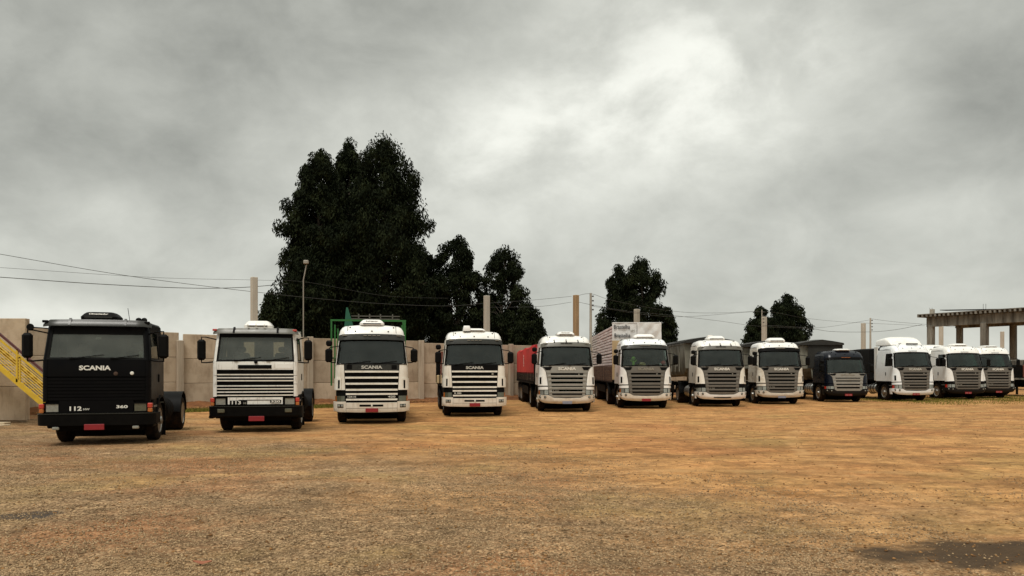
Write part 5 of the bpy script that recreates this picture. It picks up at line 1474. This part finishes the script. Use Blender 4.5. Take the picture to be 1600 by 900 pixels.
def sheet(px, D, rz, x, y, z, w, h, rx, ry, label):
    o_ = MB().box((0,0,0), (w, 0.006, h)).build('paper_sheet', 'paper'); o_.location = dash(px, D, rz, x, y, z); o_.rotation_euler = (R(rx), R(ry), R(rz))
    return tag(o_, label, 'paper')
sheet(1513, 48.0, 2, 0.78, 0.38, 2.14, 0.40, 0.14, -35, 0, 'white paper lying by the right corner of the windscreen second from the right')
sheet(1561, 50.3, 2, 0.15, 0.38, 2.16, 0.42, 0.20, -40, 10, 'white paper lying in the middle of the rightmost dashboard')
sheet(1561, 50.3, 2, 0.66, 0.36, 2.20, 0.40, 0.30, -35, 30, 'white paper tilted up at the right of the rightmost dashboard')
sheet(1561, 50.3, 2, 0.80, 0.42, 2.62, 0.42, 0.50, -15, 0, 'pale notice on the rightmost windscreen, upper right corner')
o_ = sheet(151, 18.7, 15, 0.93, 0.32, 2.22, 0.10, 0.17, -10, 0, 'white card in the right lower corner of the black truck windscreen')
sheet(151, 18.7, 15, 0.18, 0.30, 2.13, 0.22, 0.06, -50, 5, 'white paper on the dashboard of the black truck')
sheet(151, 18.7, 15, -0.02, 0.25, 2.62, 0.12, 0.06, -15, 0, 'small white tag hanging at the top of the black truck windscreen')

# ---------------------------------------------------------------- staircase on the far left
st = thing('steel_staircase', 'yellow steel staircase with rods and dark red handrail beside the black truck', 'staircase', (0, 0, 0))
DS = 25.0
def stair_pt(px, py, dy=0.0):
    q = at(px, py, DS); return Vector((q.x, q.y+dy, q.z))
sx0, sy0 = 108, 666.0; slope = 57/67.0
def sp_(px, up=0.0, dy=0.0):       # point on the stringer line, `up` metres higher
    q = stair_pt(px, sy0-(sx0-px)*slope, dy); q.z += up; return q
pxa, pxb = -190, 104
for dy in (0.0, 1.1):
    MB().bar(sp_(pxa, 0, dy), sp_(pxb, 0, dy), 0.06, 0.16).build('stringer', 'yellow_paint', st)
MB().bar(sp_(pxa, 1.08), sp_(pxb, 1.08), 0.06, 0.07).build('handrail', 'maroon_paint', st)
MB().bar(sp_(pxa, 0.90), sp_(pxb, 0.90), 0.05, 0.07).build('top_rail', 'yellow_paint', st)
for k in range(7):
    MB().tube([sp_(pxa, 0.20+0.095*k), sp_(pxb, 0.20+0.095*k)], 0.014, 6).build('rod', 'yellow_paint', st)
for px in (-150, -62, 27, 92):
    MB().bar(sp_(px), sp_(px, 1.06), 0.06, 0.06, up=(0,1,0)).build('post', 'yellow_paint', st)
    MB().bar(sp_(px+4.5, -0.07), sp_(px+4.5, 0.90), 0.05, 0.05, up=(0,1,0)).build('post', 'yellow_paint', st)
nst = 26
for k in range(nst):
    q = sp_(pxa+(pxb-pxa)*(k+0.5)/nst, 0.02, 0.55)
    MB().box(q, (0.28, 1.08, 0.04)).build('tread', 'yellow_paint', st)
q = sp_(pxa, 0, 0.55)
MB().box((q.x-1.0, q.y, q.z), (2.0, 1.2, 0.12)).build('landing', 'concrete_old', st)
for x in (q.x-1.8, q.x-0.2):
    MB().box((x, q.y, q.z/2-0.05), (0.15, 0.15, q.z)).build('support', 'yellow_paint', st)

# ---------------------------------------------------------------- poles
cols = [(397, 433, 46.8, 'concrete_pole', 'square concrete column behind the worn white flat-fronted truck'),
        (760.5, 462, 56, 'concrete_pole', 'square concrete column behind the white truck with the roof fan'),
        (900, 461, 58.5, 'brown_pole', 'brown concrete column above the red tarpaulin trailer truck'),
        (995, 483, 71, 'concrete_pole', 'square concrete column above the tile load'),
        (1194, 495, 81, 'concrete_pole', 'square concrete column in front of the far right pair of trees'),
        (1349, 505, 92, 'concrete_pole', 'square concrete column left of the thin utility pole and deflector truck'),
        (1470.5, 510, 99, 'concrete_pole', 'square concrete column seen through the left bay of the concrete frame'),
        (1566, 518, 112, 'concrete_pole', 'square concrete column seen through the right bay of the concrete frame')]
for px, py, d, m, lab in cols:
    q = at(px, py, d); w = 0.36 if d < 60 else 0.42
    o_ = MB().box((q.x, q.y, q.z/2-0.3), (w, w, q.z+0.6), ch=0.03, rz=R(36)).build('concrete_column', m)
    tag(o_, lab, 'column', 'bare concrete columns behind the wall')
def utility_pole(px, py, d, label, r=0.11):
    q = at(px, py, d)
    t = thing('utility_pole', label, 'utility pole', (q.x, q.y, 0), 0, 'utility poles')
    MB().tube([(0,0,-0.5),(0,0,q.z)], r*1.25, 8, r2=r*0.8).build('mast', 'concrete_pole', t)
    for k in range(4):
        MB().lathe([(-0.06,0.03),(-0.03,0.07),(0.03,0.07),(0.06,0.03)], 'z', 8, (0.17, -0.05, q.z-0.25-0.35*k)).tube([(0,0,q.z-0.25-0.35*k),(0.17,-0.05,q.z-0.25-0.35*k)], 0.02, 5).build('insulator', 'insulator', t)
    return q
utility_pole(923, 458, 60, 'slim utility pole with insulators right of the brown column')
utility_pole(1360, 497, 84, 'slim utility pole with dark insulators left of the deflector truck')
utility_pole(1190.5, 484, 79, 'thin leaning utility pole beside the column by the far trees', r=0.05)
lp_ = thing('yard_lamp', 'tall thin lamp post with a floodlight standing before the big trees', 'lamp post', (at(474, 410, 41).x, 41, 0))
zt = at(474, 432, 41).z
MB().tube([(0,0,-0.4),(0,0,zt-1.2),(0.0,0,zt-0.2),(0.08,0,zt+0.2),(0.16,0,zt+0.62)], 0.032, 8).build('post', 'galvanised', lp_)
MB().box((0.16,-0.06,zt+0.76), (0.26,0.18,0.20), ch=0.03).build('floodlight', 'galvanised', lp_)

# overhead wires
def wire(pts, label, r=0.014, sag_n=1):
    P_ = [at(*p) for p in pts]
    Q = []
    # smooth curve through the points
    for i in range(len(P_)-1):
        p0 = P_[max(i-1,0)]; p1 = P_[i]; p2 = P_[i+1]; p3 = P_[min(i+2,len(P_)-1)]
        for k in range(8):
            t = k/8
            Q.append(0.5*((2*p1)+(-p0+p2)*t+(2*p0-5*p1+4*p2-p3)*t*t+(-p0+3*p1-3*p2+p3)*t**3))
    Q.append(P_[-1])
    o_ = MB().tube(Q, r, 5).build('overhead_wire', 'wire')
    return tag(o_, label, 'wire', 'overhead wires')
wire([(-120,376,44),(0,397,46),(200,431,49),(397,456,53),(560,472,56),(690,478,58),(757,474,60)], 'steepest overhead wire sloping down across the left sky', 0.016)
wire([(-120,410,44),(0,418,46),(240,433.5,50),(397,437.5,53),(480,441,55),(600,462,57),(700,466,59)], 'thin upper overhead wire above the black truck', 0.010)
wire([(-120,425,44),(0,433,46),(150,443.5,48),(290,450,51),(380,449,53),(450,443,55)], 'thick lower overhead wire above the black truck', 0.022)
wire([(757,474,60),(830,469,60),(893,463,60)], 'upper wire between the grey column and the brown column', 0.012)
wire([(757,480,60),(840,479,60),(893,472,60)], 'lower wire between the grey column and the brown column', 0.012)
wire([(900,463,60),(923,459,60),(960,470,62),(1050,486,66),(1120,489,70),(1185,486,78)], 'upper wire running right from the slim pole past the lone tree', 0.013)
wire([(900,471,60),(923,476,60),(980,486,63),(1052,493,66),(1120,501,71),(1190,510,79),(1280,512,82),(1358,500,84)], 'lower wire running right from the slim pole to the far pole', 0.013)
wire([(923,478,60),(1052,495,66),(1190,487,79),(1258,497,81),(1320,503,83),(1445,509,80)], 'wire crossing between the far pole and the concrete frame', 0.012)
wire([(1190,508,79),(1258,512,81),(1300,518,82),(1360,518.5,84),(1400,515,82),(1441,507,79)], 'lowest sagging wire meeting the concrete frame', 0.018)
wire([(1360,498,84),(1400,503,83),(1450,507,82),(1500,511,82),(1560,509,82),(1680,509,82)], 'wire running right behind the concrete frame', 0.014)

# ---------------------------------------------------------------- concrete frame building on the right
ZB = 7.4
A = Vector((42.1, 77.8, 0)); B = Vector((46.9, 69.4, 0)); u = (B-A).normalized()
fb_ang = math.atan2(u.y, u.x)
bl = thing('concrete_frame', 'unfinished concrete frame with slab and columns above the right end of the row', 'building', A, fb_ang)
LB = 24.0; WB = 5.0
nrm_s = 1.0     # local +y points to the far side
def bcol(x, y, w=0.52): MB().box((x, y, ZB/2-0.9), (w, w, ZB-0.3), ch=0.03).build('column', 'concrete_old', bl)
for x in (0.35, 5.6, 10.8, 16.0, 21.2): bcol(x, 0.0, 0.56)
for x in (0.35, 5.6, 10.8, 16.0, 21.2): bcol(x, WB, 0.5)
MB().box((LB/2, 0.0, ZB-0.68), (LB, 0.42, 0.98), ch=0.02).build('beam', 'concrete_old', bl)
MB().box((LB/2, WB, ZB-0.68), (LB, 0.42, 0.98), ch=0.02).build('beam', 'concrete_old', bl)
for x in (0.35, 5.6, 10.8, 16.0, 21.2):
    MB().box((x, WB/2, ZB-0.65), (0.36, WB-0.4, 0.60)).build('cross_beam', 'concrete_old', bl)
for k in range(56):
    MB().box((-0.6+0.44*k, WB/2-0.2, ZB-0.06), (0.20, WB+0.9, 0.24)).build('slab_joist', 'concrete_old', bl)
MB().box((LB/2-0.4, WB/2-0.2, ZB+0.10), (LB+0.6, WB+0.9, 0.07)).build('slab_topping', 'concrete_old', bl)
MB().box((4.6, 0.4, ZB+0.28), (6.5, 1.1, 0.06), rot=Matrix.Rotation(R(3), 3, 'Y')).build('loose_board', 'dark_chassis', bl)
for x in (0.35, 5.6, 10.8):
    for dx in (-0.12, 0.12):
        MB().tube([(x+dx, 0, ZB-0.1), (x+dx, 0, ZB+0.75)], 0.018, 5).build('starter_bar', 'wire', bl)
MB().box((0.45, 0.05, ZB+0.35), (0.34, 0.34, 0.5)).build('column_stub', 'concrete_pole', bl)

# ---------------------------------------------------------------- trees
def tree(px, top, hw, d, label, leaves=26000, base=2.0, open_=0.0, seed=1, clumps=260, lean=0.0, peak=0.36, leaf=1.0, bottom=0.75, cl=1.0):
    r_ = np.random.default_rng(seed)
    q = at(px, top, d); H = q.z; RX = hw*d/FPX
    t = thing('eucalyptus_tree', label, 'tree', (q.x, d, 0), 0, 'eucalyptus trees behind the wall')
    # crown radius along the height
    def rad(s):
        up = np.clip((s-peak)/(1-peak), 0, 1); lo = np.clip((peak-s)/peak, 0, 1)
        return RX*np.where(s > peak, (1-up**2.4)**0.66, 1-(1-bottom)*lo**1.6)
    s = r_.random(clumps*3)
    s = s[r_.random(len(s)) < (rad(s)/RX)**1.2+0.08][:clumps]
    n = len(s)
    an = r_.random(n)*6.283
    rr_ = np.sqrt(r_.random(n)*0.80+0.20)*rad(s)*(0.72+0.32*r_.random(n))
    rr_ = np.where(s > 0.95, rr_*0.8, rr_)
    cz = base+0.6+(H-base-0.9)*s
    lob = 1+0.16*np.sin(an*3+s*9+seed)
    cx = np.cos(an)*rr_*lob + lean*s; cy = np.sin(an)*rr_*lob*0.85
    if open_ > 0:
        keep = ~((s > 0.25) & (s < 0.78) & (r_.random(n) < open_) & (rr_ < 0.78*rad(s)))
        cx, cy, cz = cx[keep], cy[keep], cz[keep]; n = len(cx)
    C = np.stack([cx, cy, cz], 1)
    # leaves hanging from each clump
    per = int(leaves*1.75/n)
    cs = (0.42+0.42*r_.random(n))*cl*max(0.75, min(1.3, RX/3.2))
    g = r_.normal(size=(n, per, 3))
    g /= np.linalg.norm(g, axis=2, keepdims=True)
    g *= (r_.random((n, per, 1))**0.45)
    pos = C[:,None,:] + g*cs[:,None,None]*np.array([1.0,1.0,1.25]) - np.array([0,0,0.25])
    pos = pos.reshape(-1,3); m = len(pos)
    ln = (0.18+0.20*r_.random(m))*leaf; wd = (0.035+0.032*r_.random(m))*leaf
    dr = np.stack([r_.normal(size=m)*0.55, r_.normal(size=m)*0.55, -0.45-0.9*r_.random(m)], 1)
    dr /= np.linalg.norm(dr, axis=1, keepdims=True)
    sd = np.cross(dr, r_.normal(size=(m,3))); sd /= np.linalg.norm(sd, axis=1, keepdims=True)
    a = pos; b = pos+dr*(ln*0.45)[:,None]+sd*wd[:,None]; c = pos+dr*ln[:,None]; e_ = pos+dr*(ln*0.45)[:,None]-sd*wd[:,None]
    V = np.stack([a,b,c,e_],1).reshape(-1,3)
    link(raw_mesh('crown', V, np.arange(4*m).reshape(-1,4), 'eucalypt_leaf'), 'crown', t)
    # trunk and limbs
    mb = MB(); zz = np.linspace(-0.3, H*0.93, 9)
    wob = [(0.12*math.sin(z*0.9+seed)+lean*z/H, 0.12*math.cos(z*0.7+seed), z) for z in zz]
    r0 = 0.018*H+0.05
    mb.tube(wob, [r0*(1-0.92*i/8) for i in range(9)], 9)
    idx = r_.permutation(n)[:min(n, 70)]
    for i in idx:
        z0 = max(base*0.7, C[i,2]-0.5-1.3*r_.random())
        z0 = min(z0, H*0.88); f = z0/H
        p0 = Vector((float(np.interp(z0, zz, [w[0] for w in wob])), float(np.interp(z0, zz, [w[1] for w in wob])), z0))
        p2 = Vector(C[i]); pm = (p0+p2)/2 + Vector((0,0,0.25))
        rb = max(0.018, r0*0.30*(1-f))
        mb.tube([p0, pm, p2], [rb, rb*0.65, 0.012], 5, cap=False)
    mb.build('trunk', 'bark', t)
    return t
tree(500, 224, 60, 60, 'tall dark eucalyptus, leftmost peak of the big group', 52000, 2.0, seed=11, clumps=420, peak=0.34, lean=0.0)
tree(545, 213, 44, 65, 'tall eucalyptus forming the middle peak of the big group', 44000, 2.0, seed=12, clumps=360, peak=0.30)
tree(600, 208, 76, 61, 'tallest eucalyptus, right peak of the big group', 62000, 2.0, seed=13, clumps=520, peak=0.30)
tree(660, 384, 46, 66, 'lower eucalyptus filling the right foot of the big group', 32000, 1.5, seed=14, clumps=260)
tree(478, 380, 44, 58.5, 'lower eucalyptus filling the left foot of the big group', 26000, 1.5, seed=24, clumps=220, peak=0.4)
tree(426, 442, 22, 57, 'small bushy tree by the column left of the big group', 12000, 1.0, seed=15, clumps=110)
tree(715, 364, 42, 63, 'slender eucalyptus just right of the big group', 24000, 2.0, 0.35, seed=16, clumps=230, peak=0.5, bottom=0.85)
tree(786, 381, 40, 64, 'open-crowned eucalyptus with sky showing through its middle', 17000, 2.0, 0.60, seed=17, clumps=250, peak=0.55, bottom=0.7)
tree(824, 468, 27, 61, 'low eucalyptus above the red tarpaulin trailer', 13000, 1.0, 0.25, seed=18, clumps=130, peak=0.5)
tree(762, 455, 34, 67, 'low eucalyptus foliage behind the grey column', 13000, 0.5, 0.15, seed=28, clumps=130, peak=0.4)
tree(1003, 395, 42, 82, 'lone eucalyptus behind the tile load', 22000, 2.0, 0.36, seed=19, clumps=240, peak=0.5, bottom=0.8, leaf=1.15)
tree(966, 410, 27, 83, 'left stem of the lone eucalyptus behind the tile load', 16000, 2.5, 0.1, seed=20, clumps=150, peak=0.45, leaf=1.15)
tree(940, 486, 14, 80, 'small bush left of the lone eucalyptus', 5000, 1.0, seed=21, clumps=60, leaf=1.1)
tree(1042, 470, 13, 81, 'thin young eucalyptus right of the lone eucalyptus', 6000, 1.0, 0.2, seed=22, clumps=60, peak=0.55, leaf=1.1)
tree(1232, 457, 33, 96, 'taller tree of the far right pair', 22000, 1.5, seed=23, clumps=220, peak=0.33, leaf=1.2)
tree(1190, 472, 28, 95, 'shorter tree of the far right pair', 16000, 1.5, seed=25, clumps=160, peak=0.35, leaf=1.2)

# a fallen leaf in the foreground
lf = MB(); fr, bk = [], []
for i in range(9):
    s_ = i/8; w = 0.035*math.sin(math.pi*min(0.98, s_*0.96+0.02))**0.8
    fr.append([(-0.085+0.17*s_, -w, 0.012+0.02*abs(2*s_-1)), (-0.085+0.17*s_, 0, 0.004+0.02*abs(2*s_-1)), (-0.085+0.17*s_, w, 0.014+0.02*abs(2*s_-1))])
    bk.append([(x, y, z-0.003) for x, y, z in fr[-1]])
o_ = lf.slab(fr, bk).build('fallen_leaf', 'dead_leaf'); q = at(316, 880, 7.26)
o_.location = (q.x, q.y, float(zg(q.x, q.y))+0.015); o_.rotation_euler = (0.1, 0.05, 0.2)
tag(o_, 'dry reddish leaf lying on the gravel near the viewer', 'leaf')
